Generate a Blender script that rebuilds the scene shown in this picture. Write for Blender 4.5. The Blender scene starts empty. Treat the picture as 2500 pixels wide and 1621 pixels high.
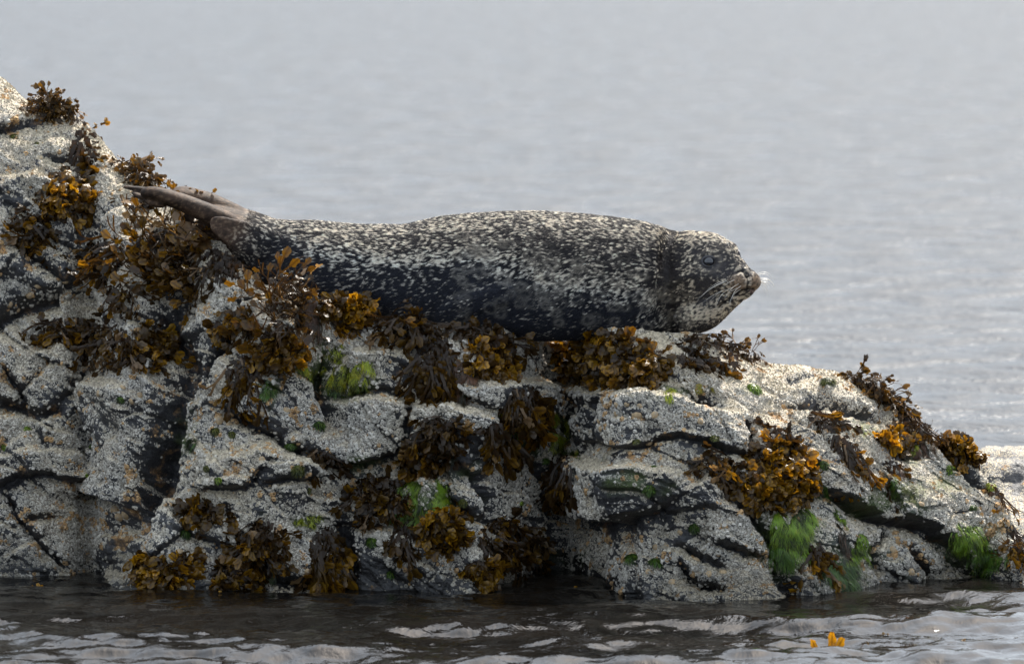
import bpy, math, random
import numpy as np
from mathutils import Vector, Matrix
from mathutils.bvhtree import BVHTree

random.seed(11)
rng = np.random.default_rng(11)
R = math.radians
SC = bpy.context.scene
COL = SC.collection

# ------------------------------------------------------------------ camera
PITCH, DIST, ZC = R(3.6), 16.0, 0.608            # long lens from a boat, looking slightly down
CAM = np.array([0.0, -DIST * math.cos(PITCH), ZC + DIST * math.sin(PITCH)])
cam_data = bpy.data.cameras.new('camera')
cam = bpy.data.objects.new('camera', cam_data)
COL.objects.link(cam)
cam.location = CAM
cam.rotation_euler = (math.pi / 2 - PITCH, 0, 0)
cam_data.sensor_width = 36.0
cam_data.lens = 36.0 * DIST / 2.5
cam_data.clip_start, cam_data.clip_end = 0.5, 3000
cam_data.dof.use_dof = True
cam_data.dof.focus_distance = DIST - 0.05
cam_data.dof.aperture_fstop = (cam_data.lens / 1000.0) / 0.030
SC.camera = cam

# ------------------------------------------------------------------ sky, sun, exposure
SUN_EL, SUN_AZ = R(54), R(26)                   # behind the rock, a little to the right
world = bpy.data.worlds.new('World')
SC.world = world
world.use_nodes = True
wn, wl = world.node_tree.nodes, world.node_tree.links
wn.clear()
sky = wn.new('ShaderNodeTexSky')
sky.sky_type = 'NISHITA'
sky.sun_disc = False
sky.sun_elevation, sky.sun_rotation = SUN_EL, SUN_AZ
sky.air_density, sky.dust_density, sky.ozone_density = 1.0, 9.0, 1.5     # hazy, with a broad glow round the sun
tc = wn.new('ShaderNodeTexCoord')
mp = wn.new('ShaderNodeMapping'); mp.inputs['Scale'].default_value = (1.2, 1.2, 3.2)
cn = wn.new('ShaderNodeTexNoise'); cn.inputs['Scale'].default_value = 1.6; cn.inputs['Detail'].default_value = 6
cr = wn.new('ShaderNodeMapRange')
cr.inputs['From Min'].default_value, cr.inputs['From Max'].default_value = 0.3, 0.7
cr.inputs['To Min'].default_value, cr.inputs['To Max'].default_value = 0.46, 0.72
cm = wn.new('ShaderNodeMixRGB'); cm.inputs['Color2'].default_value = (8.3, 9.6, 11.1, 1)   # thin high cloud
bg = wn.new('ShaderNodeBackground'); bg.inputs['Strength'].default_value = 0.098
wo = wn.new('ShaderNodeOutputWorld')
wl.new(tc.outputs['Generated'], mp.inputs['Vector']); wl.new(mp.outputs['Vector'], cn.inputs['Vector'])
wl.new(cn.outputs['Fac'], cr.inputs['Value']); wl.new(cr.outputs['Result'], cm.inputs['Fac'])
wl.new(sky.outputs['Color'], cm.inputs['Color1']); wl.new(cm.outputs['Color'], bg.inputs['Color'])
wl.new(bg.outputs['Background'], wo.inputs['Surface'])
sun_data = bpy.data.lights.new('sun', 'SUN')
sun_data.energy, sun_data.angle, sun_data.color = 3.8, R(2.0), (1.0, 0.95, 0.87)
sun = bpy.data.objects.new('sun', sun_data)
COL.objects.link(sun)
sun_dir = Vector((math.sin(SUN_AZ) * math.cos(SUN_EL), math.cos(SUN_AZ) * math.cos(SUN_EL), math.sin(SUN_EL)))
sun.rotation_euler = sun_dir.to_track_quat('Z', 'Y').to_euler()
sun.location = (3, 8, 12)
SC.view_settings.view_transform = 'Standard'
SC.view_settings.look = 'None'
SC.view_settings.exposure = 0.96
SC.view_settings.gamma = 1.0
SC.view_settings.use_curve_mapping = False
SC.cycles.max_bounces = 6
SC.cycles.diffuse_bounces = 3
SC.cycles.glossy_bounces = 3
SC.cycles.transmission_bounces = 3
SC.cycles.caustics_reflective = False
SC.cycles.caustics_refractive = False
SC.cycles.sample_clamp_indirect = 4.0
SC.cycles.use_denoising = True

# ------------------------------------------------------------------ measuring helpers
# The photograph was measured in its own 2500 x 1621 grid: 1 unit = 1 mm at the seal.
FWD = np.array([0, math.cos(PITCH), -math.sin(PITCH)])
UPV = np.array([0, math.sin(PITCH), math.cos(PITCH)])


def at_y(px, py, y):
    """world points seen at measured (px, py) that lie at depth y"""
    px, py, y = np.broadcast_arrays(np.asarray(px, float), np.asarray(py, float), np.asarray(y, float))
    d = FWD * DIST + np.stack([(px - 1250) / 1000, 0 * px, 0 * px], -1) + ((810.5 - py) / 1000)[..., None] * UPV
    t = (y - CAM[1]) / d[..., 1]
    return CAM + d * t[..., None]


def water_y(py):
    d = FWD[1] * DIST + (810.5 - py) / 1000 * UPV[1]
    dz = FWD[2] * DIST + (810.5 - py) / 1000 * UPV[2]
    return CAM[1] + d * (-CAM[2] / dz)


def to_px(p):
    q = p - CAM
    w = q @ FWD
    return 1250 + 1000 * q[..., 0] * DIST / w, 810.5 - 1000 * (q @ UPV) * DIST / w


_PERM = rng.permutation(256).astype(np.int64)
_G = rng.normal(size=(256, 3)); _G /= np.linalg.norm(_G, axis=1)[:, None]


def gnoise(p):
    i = np.floor(p).astype(np.int64); f = p - i
    u = f * f * f * (f * (f * 6 - 15) + 10)
    out = np.zeros(len(p))
    for dx in (0, 1):
        wx = u[:, 0] if dx else 1 - u[:, 0]
        a = _PERM[(i[:, 0] + dx) & 255]
        for dy in (0, 1):
            wy = u[:, 1] if dy else 1 - u[:, 1]
            b = _PERM[(a + i[:, 1] + dy) & 255]
            for dz in (0, 1):
                wz = u[:, 2] if dz else 1 - u[:, 2]
                g = _G[_PERM[(b + i[:, 2] + dz) & 255]]
                out += wx * wy * wz * (g[:, 0] * (f[:, 0] - dx) + g[:, 1] * (f[:, 1] - dy) + g[:, 2] * (f[:, 2] - dz))
    return out * 1.5


def fbm(p, octv=4, gain=0.5, seed=0.0):
    a, s, out = 1.0, 0.0, np.zeros(len(p))
    q = p + seed * 17.31
    for _ in range(octv):
        out += a * gnoise(q); s += a
        q = q * 2.03 + 11.7; a *= gain
    return out / s


def worley(p, seed=0, facet=False):
    """F1, F2 of a jittered grid; with facet also the height of a randomly tilted plane per cell"""
    i = np.floor(p).astype(np.int64)
    f1 = np.full(len(p), 9.0); f2 = f1.copy(); fa = np.zeros(len(p))
    jit = np.random.default_rng(seed + 5).random((256, 3))
    for dx in (-1, 0, 1):
        for dy in (-1, 0, 1):
            for dz in (-1, 0, 1):
                c = i + np.array([dx, dy, dz])
                h = _PERM[(_PERM[(_PERM[(c[:, 0] + seed) & 255] + c[:, 1]) & 255] + c[:, 2]) & 255]
                d = np.linalg.norm(c + jit[h] - p, axis=1)
                m = d < f1
                f2 = np.where(m, f1, np.minimum(f2, d)); f1 = np.where(m, d, f1)
                if facet:
                    fa = np.where(m, ((p - c - jit[h]) * _G[h]).sum(1) + .45 * (h / 128.0 - 1), fa)
    return (f1, f2, fa) if facet else (f1, f2)


def sstep(a, b, x):
    t = np.clip((x - a) / (b - a), 0, 1)
    return t * t * (3 - 2 * t)


def mesh_np(name, v, faces, mats=(), smooth=True, attrs=None, mat_idx=None):
    """a mesh from numpy arrays; faces is one (n, k) array or a list of such arrays"""
    me = bpy.data.meshes.new(name)
    fl = faces if isinstance(faces, list) else [faces]
    fl = [np.asarray(f, np.int32) for f in fl if len(f)]
    v = np.asarray(v, np.float32)
    me.vertices.add(len(v)); me.vertices.foreach_set('co', v.ravel())
    nl = sum(f.size for f in fl); npoly = sum(len(f) for f in fl)
    me.loops.add(nl); me.loops.foreach_set('vertex_index', np.concatenate([f.ravel() for f in fl]))
    me.polygons.add(npoly)
    tot = np.concatenate([np.full(len(f), f.shape[1], np.int32) for f in fl])
    me.polygons.foreach_set('loop_start', np.concatenate([[0], np.cumsum(tot)[:-1]]).astype(np.int32))
    me.polygons.foreach_set('use_smooth', np.full(npoly, smooth))
    if mat_idx is not None:
        me.polygons.foreach_set('material_index', np.asarray(mat_idx, np.int32))
    for m in mats:
        me.materials.append(m)
    me.update(calc_edges=True)
    for k, a in (attrs or {}).items():
        set_attr(me, k, a)
    return me


def set_attr(me, k, a, dom='POINT'):
    a = np.asarray(a, np.float32)
    if a.ndim == 1:
        at = me.attributes.new(k, 'FLOAT', dom); at.data.foreach_set('value', a)
    else:
        if a.shape[1] == 3:
            a = np.concatenate([a, np.ones((len(a), 1), np.float32)], 1)
        at = me.attributes.new(k, 'FLOAT_COLOR', dom); at.data.foreach_set('color', a.ravel())


def add(name, me, parent=None, **props):
    o = bpy.data.objects.new(name, me)
    COL.objects.link(o)
    o.parent = parent
    for k, x in props.items():
        o[k] = x
    return o


def grid_faces(nr, nc, wrap=False):
    r = np.arange(nr - 1)[:, None]; c = np.arange(nc if wrap else nc - 1)[None, :]
    c1 = (c + 1) % nc
    return np.stack([r * nc + c, r * nc + c1, (r + 1) * nc + c1, (r + 1) * nc + c], -1).reshape(-1, 4)


# ------------------------------------------------------------------ node helpers
class NT:
    def __init__(self, name):
        self.m = bpy.data.materials.new(name); self.m.use_nodes = True
        self.n, self.l = self.m.node_tree.nodes, self.m.node_tree.links
        self.n.clear()
        self.out = self.n.new('ShaderNodeOutputMaterial')

    def node(self, t, **kw):
        n = self.n.new('ShaderNode' + t)
        for k, v in kw.items():
            if k in n.inputs.keys():
                self.put(n.inputs[k], v)
            else:
                setattr(n, k, v)
        return n

    def put(self, sock, v):
        if isinstance(v, bpy.types.NodeSocket):
            self.l.new(v, sock)
        else:
            sock.default_value = v

    def math(self, op, a, b=0.0, clamp=False):
        n = self.n.new('ShaderNodeMath'); n.operation = op; n.use_clamp = clamp
        self.put(n.inputs[0], a); self.put(n.inputs[1], b)
        return n.outputs[0]

    def ramp(self, x, lo, hi, a=0.0, b=1.0):
        n = self.n.new('ShaderNodeMapRange'); n.interpolation_type = 'SMOOTHSTEP'
        self.put(n.inputs['Value'], x)
        for k, v in (('From Min', lo), ('From Max', hi), ('To Min', a), ('To Max', b)):
            self.put(n.inputs[k], v)
        return n.outputs['Result']

    def mix(self, f, a, b, mode='MIX'):
        n = self.n.new('ShaderNodeMixRGB'); n.blend_type = mode
        self.put(n.inputs['Fac'], f)
        for s, v in ((n.inputs['Color1'], a), (n.inputs['Color2'], b)):
            self.put(s, (*v, 1) if isinstance(v, tuple) and len(v) == 3 else v)
        return n.outputs['Color']

    def attr(self, name):
        n = self.n.new('ShaderNodeAttribute'); n.attribute_name = name
        return n

    def noise(self, vec, scale, detail=4, rough=0.55, dist=0.0):
        n = self.n.new('ShaderNodeTexNoise')
        self.put(n.inputs['Vector'], vec)
        n.inputs['Scale'].default_value = scale; n.inputs['Detail'].default_value = detail
        n.inputs['Roughness'].default_value = rough; n.inputs['Distortion'].default_value = dist
        return n.outputs['Fac']

    def voro(self, vec, scale, feature='F1', out='Distance'):
        n = self.n.new('ShaderNodeTexVoronoi'); n.feature = feature
        self.put(n.inputs['Vector'], vec); n.inputs['Scale'].default_value = scale
        return n.outputs[out]

    def coord(self, which='Object'):
        return self.n.new('ShaderNodeTexCoord').outputs[which]

    def scaled(self, vec, s, rot=(0, 0, 0)):
        n = self.n.new('ShaderNodeMapping'); self.put(n.inputs['Vector'], vec)
        n.inputs['Scale'].default_value = s; n.inputs['Rotation'].default_value = rot
        return n.outputs['Vector']

    def bump(self, h, strength, dist, normal=None):
        n = self.n.new('ShaderNodeBump'); self.put(n.inputs['Height'], h)
        self.put(n.inputs['Strength'], strength); n.inputs['Distance'].default_value = dist
        if normal is not None:
            self.put(n.inputs['Normal'], normal)
        return n.outputs['Normal']

    def bsdf(self, color, rough=0.6, spec=0.5, normal=None, **kw):
        b = self.n.new('ShaderNodeBsdfPrincipled')
        self.put(b.inputs['Base Color'], (*color, 1) if isinstance(color, tuple) and len(color) == 3 else color)
        self.put(b.inputs['Roughness'], rough)
        self.put(b.inputs['Specular IOR Level'], spec)
        if normal is not None:
            self.put(b.inputs['Normal'], normal)
        for k, v in kw.items():
            self.put(b.inputs[k], v)
        return b.outputs['BSDF']

    def done(self, shader):
        self.l.new(shader, self.out.inputs['Surface'])
        return self.m


# ------------------------------------------------------------------ materials
def make_rock_mat(name):
    t = NT(name)
    co = t.coord()
    cover = t.attr('cover').outputs['Fac']; orange = t.attr('orange').outputs['Fac']
    green = t.attr('green').outputs['Fac']; cream = t.attr('cream').outputs['Fac']
    grain = t.noise(co, 160, 5, 0.65)
    streak = t.noise(t.scaled(co, (30, 60, 190), (0.0, 0.35, 0.0)), 1.0, 4, 0.6)
    slate = t.mix(t.ramp(grain, 0.3, 0.75), (0.018, 0.018, 0.021), (0.066, 0.064, 0.066))
    slate = t.mix(t.ramp(streak, 0.45, 0.75, 0, 0.6), slate, (0.10, 0.097, 0.095))
    # between the shells of a dense colony the rock is stained and crusted with old shell bases
    stain = t.mix(t.noise(co, 35, 4), (0.20, 0.15, 0.10), (0.42, 0.36, 0.28))
    slate = t.mix(t.math('MULTIPLY', t.ramp(t.math('ADD', cover, t.math('MULTIPLY', cream, .25)), 0.80, 1.15), t.ramp(grain, 0.30, 0.55, 0.25, 0.9)), slate, stain)
    slate = t.mix(t.math('MULTIPLY', t.ramp(orange, 0.35, 0.75), t.ramp(grain, 0.35, 0.6, 0.1, 0.8)), slate, (0.30, 0.175, 0.08))
    # a crust of tiny young barnacles, finer than the modelled ones
    wob = t.n.new('ShaderNodeMixRGB'); wob.inputs['Fac'].default_value = 0.012
    t.put(wob.inputs['Color1'], co)
    nz = t.n.new('ShaderNodeTexNoise'); t.put(nz.inputs['Vector'], co); nz.inputs['Scale'].default_value = 60
    t.put(wob.inputs['Color2'], nz.outputs['Color'])
    d1 = t.voro(wob.outputs['Color'], 210)
    cellc = t.voro(wob.outputs['Color'], 210, out='Color')
    sep = t.n.new('ShaderNodeSeparateColor'); t.put(sep.inputs[0], cellc)
    thr = t.math('MULTIPLY', t.ramp(t.math('ADD', cover, t.math('MULTIPLY', cream, .25)), 0.36, 0.95), 1.1)
    present = t.ramp(t.math('SUBTRACT', thr, sep.outputs[0]), -0.03, 0.06)
    disc = t.ramp(d1, 0.42, 0.66, 1, 0)
    crust = t.math('MULTIPLY', present, disc)
    pale = t.mix(sep.outputs[1], (0.44, 0.405, 0.35), (0.66, 0.62, 0.55))
    pale = t.mix(cream, pale, t.mix(sep.outputs[2], (0.52, 0.43, 0.30), (0.70, 0.61, 0.45)))
    pale = t.mix(t.ramp(t.math('ADD', orange, t.math('MULTIPLY', sep.outputs[2], 0.3)), 0.5, 0.8), pale, (0.50, 0.27, 0.10))
    hole = t.ramp(d1, 0.06, 0.17, 0.6, 1)
    pale = t.mix(hole, (0.06, 0.055, 0.05), pale)
    col = t.mix(crust, slate, pale)
    col = t.mix(t.math('MULTIPLY', green, t.ramp(grain, 0.3, 0.6, 0.4, 0.95)), col, (0.060, 0.085, 0.014))
    rough_rock = t.math('ADD', t.math('MULTIPLY', grain, 1.2), t.math('MULTIPLY', t.noise(co, 38, 6, 0.62), 2.2))
    h = t.math('ADD', t.math('MULTIPLY', crust, 0.8), t.math('ADD', rough_rock, t.math('MULTIPLY', streak, 0.8)))
    nrm = t.bump(h, 0.8, 0.0032)
    wet = t.attr('wet').outputs['Fac']
    col = t.mix(t.math('MULTIPLY', wet, .8), col, t.mix(1.0, col, (0.42, 0.40, 0.36), 'MULTIPLY'))
    rough = t.math('SUBTRACT', t.ramp(crust, 0, 1, 0.42, 0.85), t.math('MULTIPLY', wet, .28))
    return t.done(t.bsdf(col, rough, 0.4, nrm))


def make_barnacle_mat():
    t = NT('barnacle_shell')
    col = t.attr('shade').outputs['Color']
    n = t.noise(t.coord(), 420, 3)
    col = t.mix(t.ramp(n, 0.25, 0.75, 0.0, 0.5), col, t.mix(1.0, col, (0.62, 0.6, 0.58), 'MULTIPLY'))
    return t.done(t.bsdf(col, 0.75, 0.3))


def make_wrack_mat():
    """bladder wrack: dark brown straps, amber tips with a darker midrib, wet gloss, lets light through"""
    t = NT('wrack')
    tip = t.attr('tip').outputs['Fac']; rib = t.attr('rib').outputs['Fac']
    oi = t.n.new('ShaderNodeObjectInfo')
    sep = t.n.new('ShaderNodeSeparateColor'); t.put(sep.inputs[0], oi.outputs['Color'])
    gold, dry, pale = sep.outputs[0], sep.outputs[1], sep.outputs[2]
    co = t.coord()
    n = t.noise(co, 90, 4)
    n2 = t.noise(co, 420, 3)
    base = t.mix(n, (0.009, 0.006, 0.003), (0.052, 0.030, 0.010))
    amber = t.mix(t.ramp(n, 0.3, 0.7), (0.46, 0.200, 0.006), (0.72, 0.37, 0.010))
    amber = t.mix(oi.outputs['Random'], amber, (0.42, 0.23, 0.010))
    f = t.math('MULTIPLY', t.math('POWER', tip, 0.85), gold, True)
    col = t.mix(f, base, amber)
    col = t.mix(t.math('MULTIPLY', rib, 0.72), col, (0.050, 0.020, 0.005))
    col = t.mix(t.math('MULTIPLY', dry, .62), col, t.mix(n2, (0.012, 0.007, 0.004), (0.052, 0.031, 0.019)))
    col = t.mix(pale, col, t.mix(n, (0.33, 0.20, 0.10), (0.52, 0.36, 0.22)))
    nrm = t.bump(t.math('ADD', n, t.math('MULTIPLY', n2, 0.6)), 0.6, 0.003)
    rough = t.ramp(dry, 0, 1, 0.20, 0.34)
    b = t.bsdf(col, rough, 0.5, nrm)
    tr = t.node('BsdfTranslucent'); t.put(tr.inputs['Color'], t.mix(1.0, col, (1.0, 0.85, 0.5), 'MULTIPLY'))
    mx = t.n.new('ShaderNodeMixShader')
    t.put(mx.inputs[0], 0.50); t.put(mx.inputs[1], b); t.put(mx.inputs[2], tr.outputs[0])
    return t.done(mx.outputs[0])


def make_algae_mat():
    t = NT('green_algae')
    oi = t.n.new('ShaderNodeObjectInfo')
    v = t.attr('vary').outputs['Fac']
    col = t.mix(t.ramp(v, 0.1, 0.9, 0.05, 1.15), (0.010, 0.016, 0.004), oi.outputs['Color'])
    hue = t.noise(t.coord(), 55, 4, 0.6)
    col = t.mix(t.ramp(hue, 0.42, 0.72, 0, 0.75), col, t.mix(1.0, col, (1.45, 1.05, 0.7), 'MULTIPLY'))
    col = t.mix(t.ramp(hue, 0.45, 0.25, 0, 0.65), col, t.mix(1.0, col, (0.42, 0.45, 0.55), 'MULTIPLY'))
    b = t.bsdf(col, 0.4, 0.4)
    tr = t.node('BsdfTranslucent'); t.put(tr.inputs['Color'], col)
    mx = t.n.new('ShaderNodeMixShader')
    t.put(mx.inputs[0], 0.3); t.put(mx.inputs[1], b); t.put(mx.inputs[2], tr.outputs[0])
    return t.done(mx.outputs[0])


def make_water_mat():
    t = NT('sea_water')
    co = t.coord()
    fine = t.noise(t.scaled(co, (14, 9, 1)), 1.0, 5, 0.6, 0.4)
    mid = t.noise(t.scaled(co, (2.6, 2.2, 1)), 1.0, 5, 0.6, 0.3)
    big = t.noise(t.scaled(co, (0.35, 0.30, 1)), 1.0, 3, 0.5)
    far = t.attr('far').outputs['Fac']
    nrm = t.bump(fine, t.ramp(far, 0, 1, 0.34, 0.55), 0.02)
    hf = t.math('MULTIPLY', t.math('ADD', t.math('MULTIPLY', mid, 0.30), t.math('MULTIPLY', big, 0.35)), far)
    nrm = t.bump(hf, 1.0, 0.42, nrm)
    col = t.mix(t.ramp(t.noise(t.scaled(co, (1.5, 3, 1)), 1.0, 4), .35, .7), (0.004, 0.0036, 0.0032), (0.011, 0.0092, 0.0075))
    # far off the ripples are smaller than can be drawn: they act as roughness
    rgh = t.math('ADD', 0.035, t.math('MULTIPLY', far, t.ramp(mid, .3, .7, 0.21, 0.36)))
    b = t.bsdf(col, rgh, 0.5, nrm, IOR=1.33)
    return t.done(b)


ROCK = make_rock_mat('barnacled_slate')
SHELL = make_barnacle_mat()
WRACK = make_wrack_mat()
ALGAE = make_algae_mat()
WATER = make_water_mat()

# ------------------------------------------------------------------ the rock outcrop
K_X = [-200, 0, 75, 140, 195, 240, 290, 345, 380, 430, 480, 520, 560, 600, 640, 700, 800, 900, 1000, 1100, 1230, 1300, 1400, 1440,
       1500, 1560, 1620, 1690, 1800, 1870, 1950, 2040, 2120, 2190, 2240, 2300, 2350, 2400, 2440, 2470, 2500, 2560, 2660]
K_PY = [150, 184, 262, 276, 288, 338, 400, 450, 468, 494, 524, 560, 612, 668, 694, 712, 746, 772, 784, 797, 806, 820, 820, 804,
        802, 805, 816, 814, 858, 889, 890, 908, 958, 1000, 1052, 1090, 1125, 1155, 1215, 1290, 1395, 1470, 1520]
K_Y = [.75, .72, .66, .62, .60, .55, .50, .42, .38, .30, .22, .14, .06, .0, -.03, -.05, -.08, -.08, -.08, -.08, -.07, -.07, -.07, -.08,
       -.08, -.07, -.05, .0, .06, .10, .13, .15, .16, .17, .17, .17, .16, .15, .10, .03, -.05, -.15, -.2]
W_X = [-200, 0, 160, 215, 250, 300, 420, 560, 700, 850, 1000, 1150, 1290, 1370, 1450, 1560, 1700, 1900, 2050, 2150, 2240, 2400, 2500, 2660]
W_PY = [1398, 1402, 1402, 1392, 1410, 1434, 1440, 1440, 1440, 1428, 1432, 1440, 1412, 1396, 1412, 1450, 1456, 1456, 1446, 1432, 1424, 1412, 1424, 1470]
A_X = [-200, 300, 420, 1500, 1700, 1800, 2100, 2300, 2660]
A_V = [.50, .50, .38, .34, .45, .58, .55, .35, .35]      # how much of the depth is gained in the flat part near the crest

# joints and clefts: (kind, width, depth, points).  'cut' = open joint, 'over' = the bed above hangs over, 'shelf' = the block below stands proud
JOINTS = [
 ('cut', 32, .095, [(425, 700), (405, 765), (385, 805), (432, 862), (445, 900), (420, 970), (405, 1060), (375, 1140), (335, 1230), (295, 1300), (270, 1390)]),
 ('cut', 58, .075, [(400, 1060), (370, 1150), (325, 1240), (290, 1330)]),
 ('over', 16, .055, [(-60, 1195), (0, 1190), (50, 1166), (130, 1156), (200, 1190), (265, 1225), (300, 1260)]),
 ('cut', 9, .040, [(8, 1209), (36, 1253), (85, 1314), (153, 1386)]),
 ('cut', 7, .025, [(45, 1280), (100, 1266), (150, 1258)]),
 ('cut', 12, .045, [(0, 900), (32, 935), (52, 961), (60, 1010)]),
 ('cut', 14, .045, [(-60, 985), (0, 990), (97, 1020), (145, 1005), (172, 967), (207, 940)]),
 ('cut', 22, .055, [(-60, 800), (0, 786), (48, 760), (130, 728), (181, 708)]),
 ('cut', 8, .030, [(49, 604), (97, 646), (180, 705)]),
 ('over', 10, .035, [(-60, 330), (0, 315), (78, 299), (112, 290)]),
 ('cut', 6, .018, [(107, 386), (146, 396), (175, 390)]),
 ('cut', 18, .065, [(795, 855), (802, 895), (785, 927), (791, 969), (807, 1011), (812, 1045)]),
 ('cut', 12, .040, [(807, 982), (860, 968), (940, 959), (1005, 979)]),
 ('cut', 8, .035, [(1008, 982), (1002, 1024), (995, 1073), (985, 1095)]),
 ('over', 26, .075, [(800, 1120), (823, 1124), (875, 1128), (924, 1116), (982, 1096)]),
 ('cut', 10, .040, [(665, 1066), (690, 1090), (745, 1108), (823, 1134)]),
 ('over', 8, .030, [(842, 1282), (890, 1284), (934, 1284)]),
 ('cut', 9, .040, [(842, 1289), (856, 1336), (859, 1404), (861, 1440)]),
 ('cut', 9, .035, [(1130, 1150), (1165, 1172), (1190, 1225), (1197, 1259)]),
 ('cut', 9, .035, [(1085, 1211), (1120, 1238), (1157, 1262), (1204, 1282)]),
 ('cut', 10, .035, [(650, 1407), (690, 1427), (760, 1437)]),
 ('cut', 6, .022, [(650, 1181), (700, 1178), (765, 1179)]),
 ('over', 12, .050, [(478, 1192), (540, 1196), (600, 1186), (640, 1150)]),
 ('over', 9, .040, [(455, 1302), (505, 1318), (555, 1334), (583, 1354)]),
 ('cut', 13, .050, [(1402, 969), (1405, 992), (1386, 1040), (1383, 1089)]),
 ('cut', 9, .030, [(1483, 959), (1473, 1024), (1470, 1056)]),
 ('over', 13, .050, [(1477, 1082), (1574, 1095), (1616, 1080), (1671, 1079), (1736, 1092), (1800, 1102), (1830, 1112)]),
 ('cut', 16, .060, [(1695, 980), (1715, 985), (1745, 990)]),
 ('cut', 12, .050, [(1822, 1030), (1832, 1060), (1826, 1108)]),
 ('over', 30, .075, [(1410, 1255), (1450, 1266), (1503, 1270), (1580, 1259), (1640, 1232)]),
 ('over', 15, .050, [(1732, 1314), (1773, 1330), (1823, 1350), (1874, 1353)]),
 ('cut', 10, .040, [(1658, 1377), (1682, 1417), (1705, 1434), (1763, 1438)]),
 ('cut', 9, .035, [(1655, 1336), (1722, 1360), (1773, 1384)]),
 ('cut', 12, .050, [(1773, 1215), (1823, 1252), (1874, 1306), (1888, 1333)]),
 ('cut', 18, .060, [(1884, 1380), (1925, 1420), (1962, 1455)]),
 ('over', 20, .075, [(1989, 1183), (2048, 1208), (2120, 1242), (2170, 1267), (2250, 1284), (2326, 1326), (2355, 1368), (2393, 1406)]),
 ('cut', 11, .040, [(1917, 981), (1970, 978), (2018, 981), (2077, 1006), (2157, 1023)]),
 ('cut', 11, .040, [(2296, 1094), (2339, 1145), (2410, 1200)]),
 ('cut', 9, .035, [(2216, 1343), (2263, 1389), (2280, 1412)]),
 ('cut', 9, .030, [(2165, 1270), (2172, 1300), (2140, 1345), (2150, 1390)]),
 ('cut', 6, .020, [(1905, 900), (1938, 917), (2006, 913)]),
 ('cut', 10, .035, [(545, 1010), (600, 1040), (690, 1075)]),
 ('cut', 10, .040, [(560, 760), (545, 830), (500, 880), (470, 960)]),
 ('cut', 9, .035, [(1290, 1100), (1330, 1180), (1340, 1270), (1360, 1390)]),
 ('cut', 10, .040, [(560, 1240), (575, 1300), (610, 1370), (640, 1440)]),
 ('shelf', 24, .065, [(1130, 948), (1250, 936), (1395, 953), (1483, 962), (1574, 975), (1658, 995), (1736, 1008), (1820, 1030)]),
 ('shelf', 22, .045, [(1500, 1118), (1560, 1104), (1616, 1090), (1671, 1086), (1736, 1098), (1790, 1116)]),
 ('shelf', 18, .055, [(1389, 1128), (1444, 1124), (1503, 1140), (1542, 1152), (1639, 1165), (1681, 1186)]),
 ('shelf', 20, .050, [(818, 990), (860, 974), (940, 965), (1000, 984)]),
 ('shelf', 30, .055, [(480, 1136), (560, 1122), (640, 1106), (700, 1120), (790, 1150)]),
 ('shelf', 22, .055, [(140, 1010), (180, 962), (235, 935), (290, 947), (350, 985)]),
 ('shelf', 16, .035, [(-60, 1020), (0, 1022), (50, 1018), (100, 1028), (150, 1045)]),
 ('shelf', 16, .035, [(0, 1120), (80, 1106), (160, 1114), (215, 1136)]),
 ('shelf', 26, .045, [(-60, 850), (0, 838), (60, 850), (130, 880)]),
 ('shelf', 22, .045, [(1010, 992), (1100, 994), (1150, 1012), (1200, 1042)]),
 ('shelf', 26, .050, [(1690, 1215), (1730, 1190), (1790, 1226), (1850, 1275)]),
 ('shelf', 24, .045, [(-60, 470), (0, 452), (90, 440), (150, 465)]),
 ('shelf', 20, .040, [(640, 780), (700, 800), (770, 850)]),
 ('shelf', 18, .035, [(850, 1300), (900, 1296), (960, 1300), (1010, 1318)]),
 ('shelf', 18, .035, [(820, 900), (880, 868), (940, 862), (1000, 880)]),
]


# where a green film of algae stains the rock (round the mats)
GREEN_SPOTS = [(850, 935, 75, 50), (790, 880, 36, 60), (752, 912, 50, 26), (1240, 1045, 50, 45), (1275, 1085, 50, 45), (1366, 1060, 32, 55), (1030, 1240, 75, 75),
               (752, 1276, 50, 24), (1930, 1310, 90, 85), (2060, 1390, 80, 70), (2370, 1340, 80, 60), (2110, 1050, 50, 30), (2225, 1100, 24, 50), (2200, 1205, 60, 50),
               (2130, 1225, 60, 40), (2300, 1190, 60, 40), (660, 960, 30, 36), (1640, 965, 40, 22), (1840, 950, 34, 12), (880, 1130, 50, 30), (1580, 1190, 30, 30), (430, 1060, 40, 60)]


def seg_dist(px, py, pts):
    """distance to a polyline, and the signed side (positive above it) at the nearest segment"""
    best = np.full(px.shape, 1e9); side = np.zeros(px.shape); frac = np.zeros(px.shape)
    n = len(pts) - 1
    for k in range(n):
        (x0, y0), (x1, y1) = pts[k], pts[k + 1]
        dx, dy = x1 - x0, y1 - y0
        L2 = dx * dx + dy * dy
        tr = ((px - x0) * dx + (py - y0) * dy) / L2
        t = np.clip(tr, 0, 1)
        qx, qy = px - (x0 + t * dx), py - (y0 + t * dy)
        d = np.hypot(qx, qy)
        s = (dy * (px - x0) - dx * (py - y0)) / math.sqrt(L2)
        if dx < 0:
            s = -s
        m = d < best
        best = np.where(m, d, best); side = np.where(m, s, side)
        frac = np.where(m, (k + t) / n, frac)
    return best, side, frac


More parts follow.
